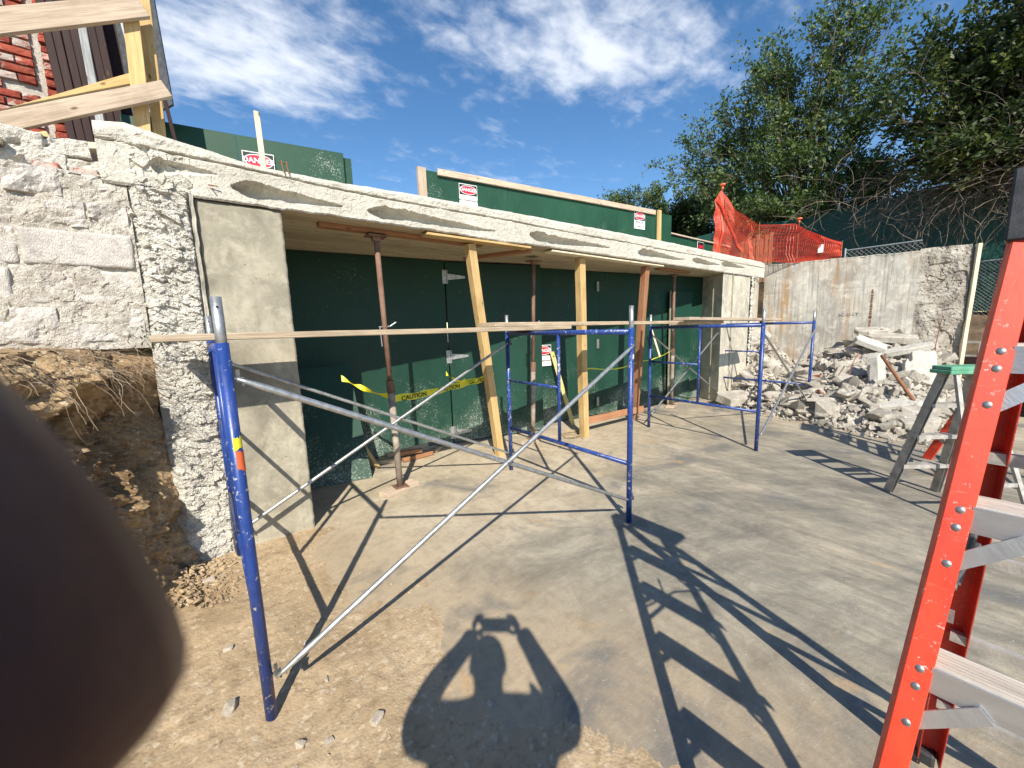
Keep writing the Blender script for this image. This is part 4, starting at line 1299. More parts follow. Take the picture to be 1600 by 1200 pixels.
for z in (0.28, 0.56, 0.84):
    a = f1.lerp(t1, z/1.13); c = f2.lerp(t2, z/1.13)
    build('step', MB().box((a+c)/2-dv*0.03, ((c-a).length-0.01, 0.075, 0.004), Matrix.Rotation(math.atan2(wv.y, wv.x), 3, 'Z')).box((a+c)/2-dv*0.068-V((0, 0, 0.015)), ((c-a).length-0.01, 0.004, 0.032), Matrix.Rotation(math.atan2(wv.y, wv.x), 3, 'Z')), 'dirty_aluminium', al)
    beam('step_brace', a.lerp(f1, 0.12/z)+V((0, 0, 0)), a.lerp(c, 0.42), 0.004, 0.018, 'dirty_aluminium', al, bevel=0)
    beam('step_brace', c.lerp(f2, 0.12/z), c.lerp(a, 0.42), 0.004, 0.018, 'dirty_aluminium', al, bevel=0)
for z in (0.3, 0.72):
    beam('rear_bar', r1.lerp(u1, z/1.13), r2.lerp(u2, z/1.13), 0.012, 0.03, 'dirty_aluminium', al, bevel=0)
rz = Matrix.Rotation(math.atan2(wv.y, wv.x), 3, 'Z')
build('top_cap', MB().box(cc+V((0, 0, 0.012)), (0.32, 0.15, 0.03), rz).box(cc+V((0, 0, -0.018)), (0.335, 0.165, 0.03), rz), 'green_cap', al, bevel=0.004)

# low orange ladder behind it
ol = thing('orange_stepladder', (5.55, -0.3, 0), 'tall orange fibreglass stepladder standing behind the small aluminium one, mostly out of the photo', 'ladder')
ap = V((5.52, -0.27, 1.86)); w2 = V((-0.97, -0.24, 0)).normalized()
ft = [V((6.09, 0.41, 0)), V((5.45, 0.28, 0))]; tt_ = [ap-w2*0.17, ap+w2*0.17]
bt = [V((5.68, -0.90, 0)), V((5.05, -1.05, 0))]
for a, c in zip(ft, tt_): beam('rail', a, c, 0.03, 0.075, 'red_fibreglass', ol, side=(0.2, 0.8, 0.5))
for a, c in zip(bt, tt_): beam('rail', a, c+V((0, -0.06, -0.03)), 0.03, 0.06, 'red_fibreglass', ol, side=(0.2, -0.8, 0.5))
for z in (0.3, 0.6, 0.9, 1.2, 1.5):
    k = z/1.86
    beam('step', ft[0].lerp(tt_[0], k), ft[1].lerp(tt_[1], k), 0.08, 0.025, 'dirty_aluminium', ol, bevel=0)
    beam('rear_bar', bt[0].lerp(tt_[0], k), bt[1].lerp(tt_[1], k), 0.012, 0.03, 'dirty_aluminium', ol, bevel=0)
build('top_cap', MB().box(ap+V((0, -0.02, 0.02)), (0.42, 0.2, 0.05), Matrix.Rotation(math.atan2(w2.y, w2.x), 3, 'Z')), 'black_plastic', ol, bevel=0.01)

# ================================================================== RUBBLE HEAP
def interp(x, xs, ys):
    if x <= xs[0]: return ys[0]
    for i in range(len(xs)-1):
        if x <= xs[i+1]: return ys[i]+(ys[i+1]-ys[i])*(x-xs[i])/(xs[i+1]-xs[i])
    return ys[-1]


def heap(x, y):
    xf = interp(y, (0.2, 0.8, 1.5, 2.4, 3.0, 3.6), (7.0, 6.85, 7.0, 7.35, 7.75, 8.2))
    xw = WA.x+(3.42-y)*0.348
    zp = interp(y, (0.0, 0.4, 0.75, 1.2, 1.5, 1.9, 2.3, 2.75, 3.2, 3.6), (0.1, 0.35, 0.95, 1.2, 1.25, 1.05, 0.85, 0.6, 1.0, 1.05))
    t_ = (x-xf)/(xw-xf)
    if t_ < 0: return -0.1
    t_ = min(1, t_)
    return zp*(t_**0.66)+0.05*fbm((x*2.5, y*2.5, 0), 3)


hp = MB().grid(130, 110, lambda u, v: ((lambda x, y: (x, y, heap(x, y)-0.06+0.05*ridge((x*6, y*6, 0), 3)))(6.6+u*4.2, 0.1+v*3.5)))
build('rubble_fines', hp, 'rubble_concrete', kind='stuff', label='mass of crushed concrete fines inside the rubble heap', category='rubble')

random.seed(21)


def chunk_mesh(seed, dims, n=16, sharp=0.75):
    rnd = random.Random(seed)
    bm = bmesh.new()
    for i in range(n):
        p = V((rnd.uniform(-1, 1), rnd.uniform(-1, 1), rnd.uniform(-1, 1)))
        mx = max(abs(p.x), abs(p.y), abs(p.z))
        p = p/mx*rnd.uniform(sharp, 1)
        bm.verts.new((p.x*dims[0]/2, p.y*dims[1]/2, p.z*dims[2]/2))
    r_ = bmesh.ops.convex_hull(bm, input=bm.verts)
    bmesh.ops.delete(bm, geom=[g for g in r_['geom_interior'] if isinstance(g, bmesh.types.BMVert)], context='VERTS')
    me = bpy.data.meshes.new('concrete_chunk')
    bm.to_mesh(me); bm.free()
    me.materials.append(M['rubble_concrete'])
    return me


PROTO = [chunk_mesh(100+i, d) for i, d in enumerate([(1, .8, .5), (1, .7, .35), (1, .9, .6), (1, .5, .3), (1, .8, .22), (1, .6, .55), (1, .9, .3), (1, .45, .4), (1, .7, .7), (1, .6, .2)])]


def in_front(x, y):   # clear of the wall and piers
    return x < WA.x+(3.42-y)*0.348-0.03 and not (x < 9.1 and y > 3.2)


CL = ['small broken concrete chunk among many alike in the rubble heap', 'medium broken concrete chunk among many alike in the rubble heap', 'flat broken concrete slab piece among many alike in the rubble heap']
cnt = 0
while cnt < 284:
    y = random.uniform(0.3, 3.45) if cnt % 5 else random.uniform(0.4, 1.7)
    xf = interp(y, (0.2, 0.8, 1.5, 2.4, 3.0, 3.6), (7.0, 6.85, 7.0, 7.35, 7.75, 8.2))
    x = xf+random.random()**1.15*(10.6-xf)-0.06
    if not in_front(x, y): continue
    z = heap(x, y)
    s_ = random.choice((0.13, 0.17, 0.21, 0.26, 0.32, 0.4)) if cnt > 50 else random.uniform(0.3, 0.48)
    if z < 0.12: s_ *= 0.6
    pi_ = random.randrange(10)
    o = bpy.data.objects.new('concrete_chunk', PROTO[pi_])
    o.location = (x, y, max(z, 0.0)+s_*0.1)
    o.rotation_euler = (random.gauss(0, 0.35), random.gauss(-0.25, 0.35), random.uniform(0, 6.28))
    o.scale = (s_, s_, s_*random.uniform(0.8, 1.15))
    o['label'] = CL[2] if pi_ in (4, 6, 9) else (CL[0] if s_ < 0.22 else CL[1])
    o['category'] = 'concrete chunk'; o['group'] = 'broken concrete pieces in the rubble heap: '+('slabs' if pi_ in (4, 6, 9) else ('small' if s_ < 0.22 else 'medium'))
    COL.objects.link(o)
    cnt += 1
for i, (x, y, s_) in enumerate(((7.6, 1.75, 0.2), (8.3, 2.0, 0.18), (8.9, 1.6, 0.2))):
    o = bpy.data.objects.new('broken_brick', PROTO[(3, 7, 1)[i]].copy()); o.data.materials.clear(); o.data.materials.append(M['brick'])
    o.location = (x, y, heap(x, y)+0.06); o.scale = (s_, s_*0.8, s_); o.rotation_euler = (0.3*i, 0.4, i*1.3)
    o['label'] = ('reddish brick fragment low at the front of the rubble heap', 'reddish brick fragment halfway up the rubble heap', 'reddish brick fragment just below the peak of the rubble heap')[i]
    o['category'] = 'brick'; COL.objects.link(o)
# smaller pieces, past counting
fb = MB()
for i in range(2600):
    y = random.uniform(0.2, 3.5)
    xf = interp(y, (0.2, 0.8, 1.5, 2.4, 3.0, 3.6), (7.0, 6.85, 7.0, 7.35, 7.75, 8.2))
    x = xf+random.random()**1.1*(10.6-xf)-abs(random.gauss(0, 0.22))
    if not in_front(x, y): continue
    z = max(heap(x, y), 0)+random.uniform(0, 0.05)
    s_ = random.choice((0.04, 0.06, 0.08, 0.11)) * (0.5 if z < 0.06 else 1)
    rot = (Quaternion((random.gauss(0, 1), random.gauss(0, 1), random.gauss(0, 1), random.gauss(0, 1))).normalized()).to_matrix()
    me = PROTO[random.randrange(10)]
    fb.add([rot @ (v.co*s_)+V((x, y, z)) for v in me.vertices], [tuple(p.vertices) for p in me.polygons])
build('rubble_gravel', fb, 'rubble_concrete', kind='stuff', label='small concrete fragments strewn over the rubble heap and its edge', category='rubble')

BIG = [  # centre, long axis direction, dims, label
    ((8.15, 1.17, 0.60), (-0.22, -0.11, -0.70), (0.86, 0.24, 0.15), 'tall pale concrete slab standing upright at the front of the heap, left of the rusty pipe'),
    ((8.7, 0.72, 0.60), (-0.20, -0.12, -0.70), (0.92, 0.32, 0.13), 'broad pale slab standing upright at the right end of the heap'),
    ((8.45, 0.88, 0.56), (-0.2, -0.08, -0.72), (0.74, 0.12, 0.14), 'narrow jagged slab standing between the two broad upright slabs'),
    ((9.2, 1.0, 1.0), (0.18, -0.62, 0.17), (0.66, 0.2, 0.1), 'long flat concrete piece lying across the top of the heap behind the upright slabs'),
    ((7.45, 0.98, 0.30), (0.15, -0.7, 0.14), (0.82, 0.26, 0.12), 'long tapering slab lying level below the upright slabs'),
    ((7.35, 1.62, 0.16), (0.1, -0.6, 0.08), (0.52, 0.32, 0.13), 'flat tan-topped slab at the front foot of the heap by the scaffold post'),
    ((7.75, 3.0, 0.14), (0.8, -0.5, 0.0), (0.85, 0.5, 0.16), 'low brownish slab lying on the floor at the left foot of the heap'),
    ((7.2, 0.62, 0.16), (0.3, -0.5, 0.1), (0.42, 0.32, 0.26), 'rounded grey lump at the lower right of the heap'),
    ((7.25, 0.98, 0.1), (0.3, -0.6, 0.0), (0.42, 0.25, 0.13), 'flat pale chunk at the lower right of the heap beside the grey lump'),
    ((10.1, 1.62, 1.30), (0.2, -0.7, 0.0), (0.5, 0.3, 0.08), 'flat grey slab at the very top of the heap against the wall'),
    ((9.75, 1.28, 1.17), (0.2, -0.7, -0.05), (0.75, 0.26, 0.13), 'long grey slab just below the top of the heap'),
    ((9.1, 1.45, 1.1), (0.2, -0.6, -0.3), (0.5, 0.3, 0.1), 'tilted light slab below the peak of the heap'),
    ((8.35, 1.62, 0.62), (0.2, -0.4, -0.4), (0.3, 0.22, 0.1), 'tan triangular piece in the middle of the heap'),
    ((8.3, 1.05, 0.30), (0.2, -0.5, 0.1), (0.5, 0.34, 0.14), 'dark-sided slab under the tall upright slab'),
]
for i, (c, ax, dm_, lb) in enumerate(BIG):
    rnd = random.Random(i+50)
    bm = bmesh.new()
    bmesh.ops.create_grid(bm, x_segments=1, y_segments=1, size=0.5)
    bm.free()
    mb = MB()
    # jagged slab: outline polygon extruded, faces roughened
    n = 11
    poly = []
    for k in range(n):
        a_ = 2*math.pi*k/n
        cx_, cy_ = math.cos(a_), math.sin(a_)
        mx = max(abs(cx_), abs(cy_))
        poly.append((cx_/mx*dm_[0]/2*rnd.uniform(0.84, 1.04), cy_/mx*dm_[1]/2*rnd.uniform(0.78, 1.05)))
    vs = []
    for (px__, py__) in poly: vs.append((px__*rnd.uniform(.93, 1.0), py__*rnd.uniform(.93, 1.0), -dm_[2]/2*rnd.uniform(0.8, 1)))
    for (px__, py__) in poly: vs.append((px__*rnd.uniform(.9, 1.03), py__*rnd.uniform(.9, 1.03), dm_[2]/2*rnd.uniform(0.8, 1)))
    mb.add(vs, [tuple(range(n))[::-1], tuple(range(n, 2*n))]+[(k, (k+1) % n, (k+1) % n+n, k+n) for k in range(n)])
    me_o = build('concrete_slab_piece', mb, 'rough_concrete' if i in (0, 1, 2, 3, 4, 8, 11) else 'rubble_concrete', None, bevel=0.006)
    x = V(ax).normalized()
    zref = V((-0.85, -0.45, 0.3)) if abs(x.z) > 0.6 else V((-0.35, 0.0, 1))
    if i == 0: zref = V((-0.3, -0.95, 0.1))
    z = (zref-x*zref.dot(x)).normalized(); yv = z.cross(x)
    mm = Matrix((x, yv, z)).transposed().to_4x4(); mm.translation = c
    me_o.matrix_world = mm
    me_o['label'] = lb; me_o['category'] = 'concrete chunk'; me_o['group'] = 'large concrete slabs in the rubble heap'
t = thing('rusty_pipe', (7.4, 0.9, 0.3), 'brown rusty pipe leaning across the front of the heap between upright slabs', 'pipe')
build('pipe', MB().tube([(8.0, 1.13, 0.98), (7.45, 0.62, 0.31)], 0.022, 12), 'rebar_rust', t, smooth=True)
for i, (a, c, lb) in enumerate([((8.3, 1.45, 1.0), (8.0, 1.50, 0.55), 'thin bent rebar sticking down in the middle of the heap'), ((9.6, 2.2, 0.98), (9.2, 1.2, 1.05), 'long thin rebar lying across the upper heap'), ((9.9, 0.72, 0.6), (9.95, 0.70, 1.5), 'upright rusty bar beside the broken end of the wall')]):
    p = V(a).lerp(V(c), 0.5)+V((0.0, 0.02, 0.02))
    build('rebar', MB().tube([a, p, c], 0.007, 6), 'rebar_rust' if i != 1 else 'dark_steel', label=lb, category='rebar', group='rebar in the heap')

# ================================================================== TOP-LEFT BUILDING
bb = thing('brick_building', (-1.4, 5.6, 2.5), 'old red brick building wall at the top left corner', 'building')
build('wall_core', MB().box((-1.78, 5.74, 4.1), (2.0, 0.2, 3.3)).box((-0.70, 5.78, 4.1), (0.10, 0.2, 3.3)), 'mortar', bb)


def brick_mesh(seed, w, rough):
    return rough_box((w, 0.1, 0.060), 0.004 if not rough else 0.012, seed, 8 if not rough else 7, 4, 0.0 if not rough else 0.03)


bms = []
for i in range(8):
    for w, rg in ((0.198, False), (0.105, True)):
        o = build('brick', brick_mesh(i*3.3+1, w, rg), 'brick', bb, smooth=False)
        bms.append((w, o.data)); bpy.data.objects.remove(o)
W2 = [d for w, d in bms if w > 0.15]; W1 = [d for w, d in bms if w < 0.15]
row = 0
z = 2.56
while z < 5.55:
    xr = -0.875
    x = xr-0.1+(0.0 if row % 2 else 0.05)
    first = True
    k = 0
    while x > -1.9:
        if first and row % 2 == 0:
            me = random.choice(W1); w = 0.105; cx_ = xr-0.052
            x = xr-0.112
        elif first:
            me = random.choice(W2); w = 0.198; cx_ = xr-0.099; x = xr-0.207
        else:
            me = random.choice(W2); w = 0.198; cx_ = x-0.099; x -= 0.207
        first = False
        # a hole where bricks are missing
        if 3.12 < z < 3.32 and -1.08 < cx_ < -0.88 or random.random() < 0.02: continue
        o = bpy.data.objects.new('brick', me)
        o.location = (cx_, 5.655+random.uniform(-0.005, 0.005), z)
        o.rotation_euler = (0, R(random.uniform(-0.8, 0.8)), R(random.uniform(-1.2, 1.2)))
        COL.objects.link(o); place(o, bb)
        k += 1
        if k > 3: break
    # broken return of rough brick beyond the open joint
    o = bpy.data.objects.new('brick', random.choice(W1))
    o.location = (-0.765+random.uniform(-0.01, 0.01), 5.63+random.uniform(-0.02, 0.02), z)
    o.rotation_euler = (0, R(random.uniform(-3, 3)), R(random.uniform(-5, 5)))
    COL.objects.link(o); place(o, bb)
    z += 0.0725
    row += 1
build('missing_brick_infill', MB().box((-0.98, 5.70, 3.22), (0.2, 0.06, 0.2)), 'rebar_rust', bb)
# dark door and frame in the broken opening
dd = thing('dark_door', (-0.4, 5.3, 2.5), 'dark brown boarded door leaning beside the brick wall, top left', 'door')
for i in range(7):
    x = -0.69+i*0.058
    beam('door_board', (x+0.02, 5.5, 2.7), (x-0.10, 5.52, 5.4), 0.02, 0.056, 'dark_wood', dd, side=(1, 0, 0), bevel=0.004)
build('dark_backing', MB().box((-0.35, 5.66, 4.1), (0.66, 0.06, 3.2)), 'dark_wood', dd)  # dark sheet added to stand in for the building's dark interior
wf = thing('white_frame_post', (-0.45, 5.2, 2.7), 'white painted upright of the old door frame in front of the dark boards', 'post')
beam('frame_post', (-0.455, 5.2, 2.7), (-0.50, 5.2, 5.2), 0.03, 0.055, 'white_worn_wood', wf, side=(1, 0, 0))
for i, (xa, xb, lb) in enumerate([(-0.13, -0.30, 'leftmost of three narrow worn white slats leaning behind the studs'), (-0.10, -0.20, 'middle one of three narrow worn white slats leaning behind the studs'), (-0.06, -0.13, 'rightmost of three narrow worn white slats leaning behind the studs')]):
    t = thing('white_board', (xa, 5.1, 2.8), lb, 'slat', 'worn white slats')
    beam('slat', (xa, 5.05+i*0.03, 3.6), (xb, 5.05+i*0.03, 5.1), 0.012, 0.034, 'white_worn_wood', t, side=(1, 0, 0))
gs_ = thing('leaning_sheet', (0.0, 5.0, 2.8), 'dark sheet edge leaning outward against the sky behind the yellow studs', 'sheet')
mb = MB().add([(-0.25, 5.4, 3.60), (0.055, 5.0, 3.70), (-0.0, 5.0, 5.2), (-0.3, 5.4, 5.2), (-0.25, 5.43, 3.60), (0.065, 5.03, 3.70), (0.01, 5.03, 5.2), (-0.3, 5.43, 5.2)],
              [(0, 1, 2, 3), (4, 7, 6, 5), (0, 4, 5, 1), (1, 5, 6, 2), (2, 6, 7, 3), (3, 7, 4, 0)])
build('sheet_panel', mb, 'dark_steel', gs_)
t = thing('leaning_pole', (0.06, 4.9, 2.8), 'thin dark pole leaning beside the yellow studs', 'pole')
beam('pole', (0.09, 4.9, 2.8), (0.0, 4.9, 3.7), 0.02, 0.03, 'dark_wood', t)
# barricade
bar = thing('timber_barricade', (-0.12, 4.0, 2.78), 'timber barricade of two yellow studs and weathered rails at the slab corner', 'barricade')
beam('stud', (-0.155, 4.06, 2.78), (-0.12, 4.04, 3.82), 0.04, 0.088, 'new_wood', bar, side=(1, 0, 0))
beam('stud', (-0.065, 4.15, 2.78), (-0.035, 4.12, 4.2), 0.04, 0.075, 'new_wood', bar, side=(1, 0, 0))
beam('rail', (-1.6, 3.97, 3.0), (-0.045, 4.0, 3.87), 0.038, 0.13, 'weathered_wood', bar)
beam('rail', (-1.6, 3.94, 2.43), (0.022, 3.97, 3.35), 0.038, 0.105, 'weathered_wood', bar)
beam('rail', (-1.3, 4.30, 2.75), (-0.07, 4.32, 3.58), 0.03, 0.07, 'new_wood', bar)
beam('rail', (-1.6, 3.90, 2.45), (-0.60, 3.92, 2.86), 0.02, 0.04, 'new_wood', bar)
for (p0, p1, lb) in (((-0.72, 3.50, 2.66), (-1.1, 3.46, 2.58), 'short pale board lying on the broken head of the block wall'), ((-0.33, 3.8, 2.80), (-0.66, 3.78, 2.74), 'pale board end tucked behind the left end of the slab')):
    t = thing('loose_board', p0, lb, 'board')
    beam('board', p0, p1, 0.1, 0.04, 'pale_wood', t)
# small red bricks in wall head
for i, (x, lb) in enumerate(((-0.565, 'red brick half set in the wall head, left one of two'), (-0.41, 'red brick half set in the wall head, right one beside the slab'))):
    o = bpy.data.objects.new('loose_brick', W1[i]); o.location = (x, 3.50, 2.53); COL.objects.link(o)
    o['label'] = lb; o['category'] = 'brick'

# white stake
t = thing('wooden_stake', (0.5, 3.44, 2.76), 'thin whitish wooden stake standing at the slab edge before the danger sign', 'stake')
beam('stake', (0.505, 3.45, 2.74), (0.50, 3.46, 3.13), 0.018, 0.036, 'pale_wood', t, side=(1, 0, 0))

# ================================================================== HOARDINGS ON TOP
h1 = thing('green_hoarding', (0.8, 5.3, 2.7), 'left green plywood hoarding above the slab, behind the wooden stake', 'hoarding')
flat((-0.35, 5.46), (0.55, 5.32), 2.7, 3.69, 0.02, 'green_hoarding', 'plywood_panel', h1)
flat((0.553, 5.32), (1.60, 5.15), 2.7, 3.69, 0.02, 'green_hoarding', 'plywood_panel', h1)
flat((1.60, 5.20), (1.70, 5.185), 2.7, 3.66, 0.03, 'green_hoarding', 'end_post', h1)
t = sign((0.585, 5.29, 3.532), (1.0, -0.16, 0), 0.295, 0.34, [('RESTRICTED', 0.15), ('AREA', 0.15)], 'danger restricted area sign on the left hoarding, half hidden by the wooden stake')
h2 = thing('green_hoarding', (5.2, 4.8, 2.7), 'long green plywood hoarding above the slab with a pinkish timber top rail', 'hoarding')
ha, hb = V((2.70, 5.17)), V((7.85, 4.48))
hd = (hb-ha).normalized()
for i in range(4):
    p0 = ha.lerp(hb, i/4); p1 = ha.lerp(hb, (i+1)/4)-hd*0.003
    flat(p0, p1, 2.7, 3.74, 0.02, 'green_hoarding', 'plywood_panel', h2)
beam('top_rail', (ha.x+0.15, ha.y-0.045, 3.735), (7.32, 4.53, 3.73), 0.035, 0.085, 'weathered_wood', h2)
beam('end_post', (2.62, 5.15, 2.7), (2.62, 5.15, 3.75), 0.05, 0.12, 'weathered_wood', h2, side=(1, 0, 0))
beam('end_post', (7.42, 4.50, 2.7), (7.42, 4.50, 3.78), 0.05, 0.09, 'new_wood', h2, side=(1, 0, 0))
hd3 = V((hd.x, hd.y, 0))
def on2(x): return ha.lerp(hb, (x-ha.x)/(hb.x-ha.x))
p_ = on2(3.17); sign((p_.x, p_.y-0.006, 3.645), hd3, 0.29, 0.30, [('NO TRESPASSING', 0.125)], 'danger no trespassing sign near the left end of the long green hoarding')
p_ = on2(6.75); sign((p_.x, p_.y-0.006, 3.70), hd3, 0.30, 0.32, [('RESTRICTED', 0.13), ('AREA', 0.13)], 'danger restricted area sign near the right end of the long green hoarding')
h3 = thing('green_hoarding', (9.3, 4.8, 2.7), 'low green hoarding to the right, with a small black and red sign', 'hoarding')
flat((8.0, 4.85), (11.2, 4.75), 2.7, 3.50, 0.02, 'green_hoarding', 'plywood_panel', h3)
beam('top_rail', (8.0, 4.82, 3.53), (11.2, 4.72, 3.50), 0.03, 0.03, 'weathered_wood', h3)
t = thing('small_sign', (9.7, 4.75, 3.35), 'small black sign with a red panel on the low green hoarding', 'sign')
build('sign_board', MB().box((9.70, 4.775, 3.36), (0.32, 0.006, 0.22)), 'sign_white', t)
build('sign_header', MB().box((9.70, 4.769, 3.375), (0.29, 0.004, 0.17)), 'print_black', t)
build('sign_panel', MB().box((9.70, 4.765, 3.36), (0.2, 0.003, 0.07)), 'sign_red', t)

# ================================================================== ORANGE NET
net = thing('orange_safety_net', (9, 3.5, 2.78), 'orange plastic safety netting sagging along the slab corner above the stained wall', 'netting')
NP = [(7.86, 3.62, 2.80, 3.80), (8.0, 3.58, 2.79, 4.0), (8.6, 3.50, 2.79, 3.70), (9.3, 3.38, 2.78, 3.50), (10.05, 2.95, 2.77, 3.52), (10.2, 2.65, 2.76, 3.30), (10.35, 2.25, 2.76, 3.08)]


def net_pt(u, v):
    t_ = u*(len(NP)-1); i = min(int(t_), len(NP)-2); k = t_-i
    a, c = NP[i], NP[i+1]
    x = a[0]+(c[0]-a[0])*k; y = a[1]+(c[1]-a[1])*k; z0 = a[2]+(c[2]-a[2])*k; z1 = a[3]+(c[3]-a[3])*k
    z = z0+(z1-z0)*v
    bul = 0.09*math.sin(v*math.pi)*math.sin(u*9)+0.05*fbm((u*5, v*3, 0), 2)
    return V((x-bul*0.5, y-bul, z+0.02*fbm((u*8, v*2, 4), 2)))


nm = MB()
NU, NV = 78, 27
for j in range(NV+1): nm.tube([net_pt(i/NU, j/NV) for i in range(NU+1)], 0.005 if j not in (0, NV) else 0.009, 3, False)
for i in range(NU+1): nm.tube([net_pt(i/NU, j/NV) for j in range(NV+1)], 0.005, 3, False)
# a slack fold across
for k in range(5): nm.tube([net_pt(0.02+0.36*s_/14, 0.95-0.8*s_/14+0.015*k)+V((-0.03, -0.03, 0)) for s_ in range(15)], 0.005, 3, False)
build('net_mesh', nm, 'net_orange', net)
for (x, y, z1) in ((8.0, 3.56, 4.06), (9.2, 3.33, 3.55), (10.08, 2.90, 3.60), (10.36, 2.22, 3.10)):
    build('net_post', MB().tube([(x, y, 2.76), (x, y, z1)], 0.008, 6), 'rebar_rust', net)
    if z1 > 3.58:
        build('post_cap', MB().tube([(x, y, z1-0.04), (x, y, z1+0.02), (x, y, z1+0.03), (x, y, z1+0.05)], [0.018, 0.02, 0.055, 0.05], 12), 'cap_orange', net)
t = thing('paper_tag', (10.2, 2.5, 2.95), 'pale pink tag hanging on the orange netting near its right end', 'tag')
build('tag_sheet', MB().box((10.17, 2.52, 2.98), (0.01, 0.09, 0.16)), 'sign_white', t)
pk = thing('picket_panel', (12, 4.4, 2.5), 'old picket fence panel seen through the orange netting', 'fence')
for i in range(8):
    beam('picket', (11.9, 4.72-i*0.1, 2.5), (11.9, 4.72-i*0.1+random.uniform(-.02, .02), 3.75+random.uniform(-.06, .1)), 0.02, 0.08, 'red_wood', pk, side=(0, 1, 0))
beam('fence_rail', (11.93, 4.8, 3.4), (11.93, 3.95, 3.4), 0.03, 0.07, 'red_wood', pk)

# ================================================================== FAR FENCES
scf = thing('green_screen_fence', (14, 1, 1.5), 'tall dark green fabric screen on the boundary fence under the trees', 'fence')


def scr(u, v):
    y = 8.5-u*15.5
    zt = 4.55+0.06*math.sin(y*1.3)
    if y < 0.55: zb = 2.75
    else: zb = 2.3
    zb = 1.62 if y < 0.95 else 2.45
    z = zb+(zt-zb)*v
    return (14.2+0.05*math.sin(y*3.1+v)+0.03*fbm((y*3, z*3, 0), 3), y, z)


build('screen_fabric', MB().grid(240, 24, scr), 'green_fabric', scf, smooth=True)
for i in range(7):
    y = 8.0-i*2.4
    build('fence_post', MB().tube([(14.27, y, 1.4), (14.27, y, 4.7)], 0.03, 8), 'chain_wire', scf)


def chainlink(p0, p1, z0, z1, cell, label, rail=True, r=0.003):
    p0, p1 = V((*p0, 0)), V((*p1, 0)); L = (p1-p0).length; d = (p1-p0).normalized()
    t = thing('chain_link_fence', ((p0.x+p1.x)/2, (p0.y+p1.y)/2, z0), label, 'fence')
    H = z1-z0
    mb = MB()
    n = int((L+H)/cell)
    for i in range(n+1):
        for sgn in (1, -1):
            s0 = -H+i*cell
            a0 = max(0.0, -s0); a1 = min(H, L-s0)
            if a1 <= a0: continue
            def pt(a_):
                zz_ = a_ if sgn == 1 else H-a_
                return p0+d*(s0+a_)+V((0, 0, z0+zz_))
            mb.tube([pt(a0), pt(a1)], r, 3, False)
    build('wire_mesh', mb, 'chain_wire', t)
    if rail: build('top_rail', MB().tube([p0+V((0, 0, z1)), p1+V((0, 0, z1))], 0.016, 8), 'chain_wire', t)
    build('fence_post', MB().tube([p0+V((0, 0, z0)), p0+V((0, 0, z1+0.05))], 0.02, 8), 'chain_wire', t)
    return t


chainlink((14.12, 1.2), (14.05, -3.4), 1.5, 2.74, 0.075, 'chain link fence below the green screen, right of the stained wall', True, 0.0042)
chainlink((12.0, 2.5), (12.0, 1.25), 2.5, 3.11, 0.085, 'low chain link fence section just above the stained wall', True, 0.004)

# things right of the wall
t = thing('lying_ladder', (12, 0.2, 0.8), 'aluminium ladder laid on its side beyond the end of the stained wall', 'ladder')
for z in (0.72, 1.0): beam('side_rail', (12.2, 0.75, z), (12.0, -2.6, z), 0.03, 0.04, 'dirty_aluminium', t, bevel=0)
for k in range(11): build('rung', MB().tube([(12.18-0.019*k, 0.6-k*0.3, 0.72), (12.18-0.019*k, 0.6-k*0.3, 1.0)], 0.012, 6), 'dirty_aluminium', t)
for i, (a, c, lb, mt_) in enumerate([((11.6, 0.6, 0.62), (11.5, -3.5, 0.62), 'dark timber beam lying under the ladder beyond the wall', 'dark_wood'), ((10.6, 0.1, 0.12), (10.2, -3.5, 0.12), 'dark square timber lying on the ground right of the rubble', 'dark_wood'),
                                    ((9.5, 0.2, 0.36), (9.2, -2.8, 0.36), 'pale plank resting across dark timbers right of the rubble', 'pale_wood'), ((9.7, -0.2, 0.16), (9.4, -3.4, 0.16), 'thick dark beam under the pale plank right of the rubble', 'dark_wood')]):
    t = thing('timber_beam', a, lb, 'beam', 'timbers right of the rubble')
    beam('beam', a, c, 0.25 if mt_ == 'dark_wood' else 0.2, 0.24 if mt_ == 'dark_wood' else 0.05, mt_, t)

# stones on the dirt
for i, (x, y, s_, lb) in enumerate([(-0.07, 1.86, 0.075, 'tan oval stone on the dirt left of the blue post foot'), (0.387, 1.419, 0.055, 'tan stone on the dirt right of the blue post foot'),
                                   (0.13, 1.52, 0.04, 'small white stone on the dirt below the blue post'), (0.218, 1.461, 0.034, 'sliver of pale stone on the dirt at the bottom of the photo'),
                                   (-0.055, 2.25, 0.045, 'small buff stone left of the blue post shaft'), (-0.126, 3.0, 0.07, 'buff stone near the foot of the chipped column'),
                                   (-0.044, 3.01, 0.035, 'small white pebble near the foot of the pier'), (0.28, 1.75, 0.03, 'small brown pebble by the shadow of the blue post'),
                                   (0.25, 2.05, 0.022, 'tiny pebble in the dirt under the front brace'), (0.78, 1.2, 0.03, 'dark clod of dirt lying in the photographer shadow')]):
    me = chunk_mesh(500+i, (1, .7, .45), 26, 0.88)
    me.materials.clear(); me.materials.append(M['stone'])
    o = bpy.data.objects.new('stone', me)
    o.location = (x, y, dirt_h(x, y)+s_*0.12); o.scale = (s_, s_, s_); o.rotation_euler = (0, 0, random.uniform(0, 6))
    o['label'] = lb; o['category'] = 'stone'; o['group'] = 'stones on the dirt'
    COL.objects.link(o)
sm = MB()
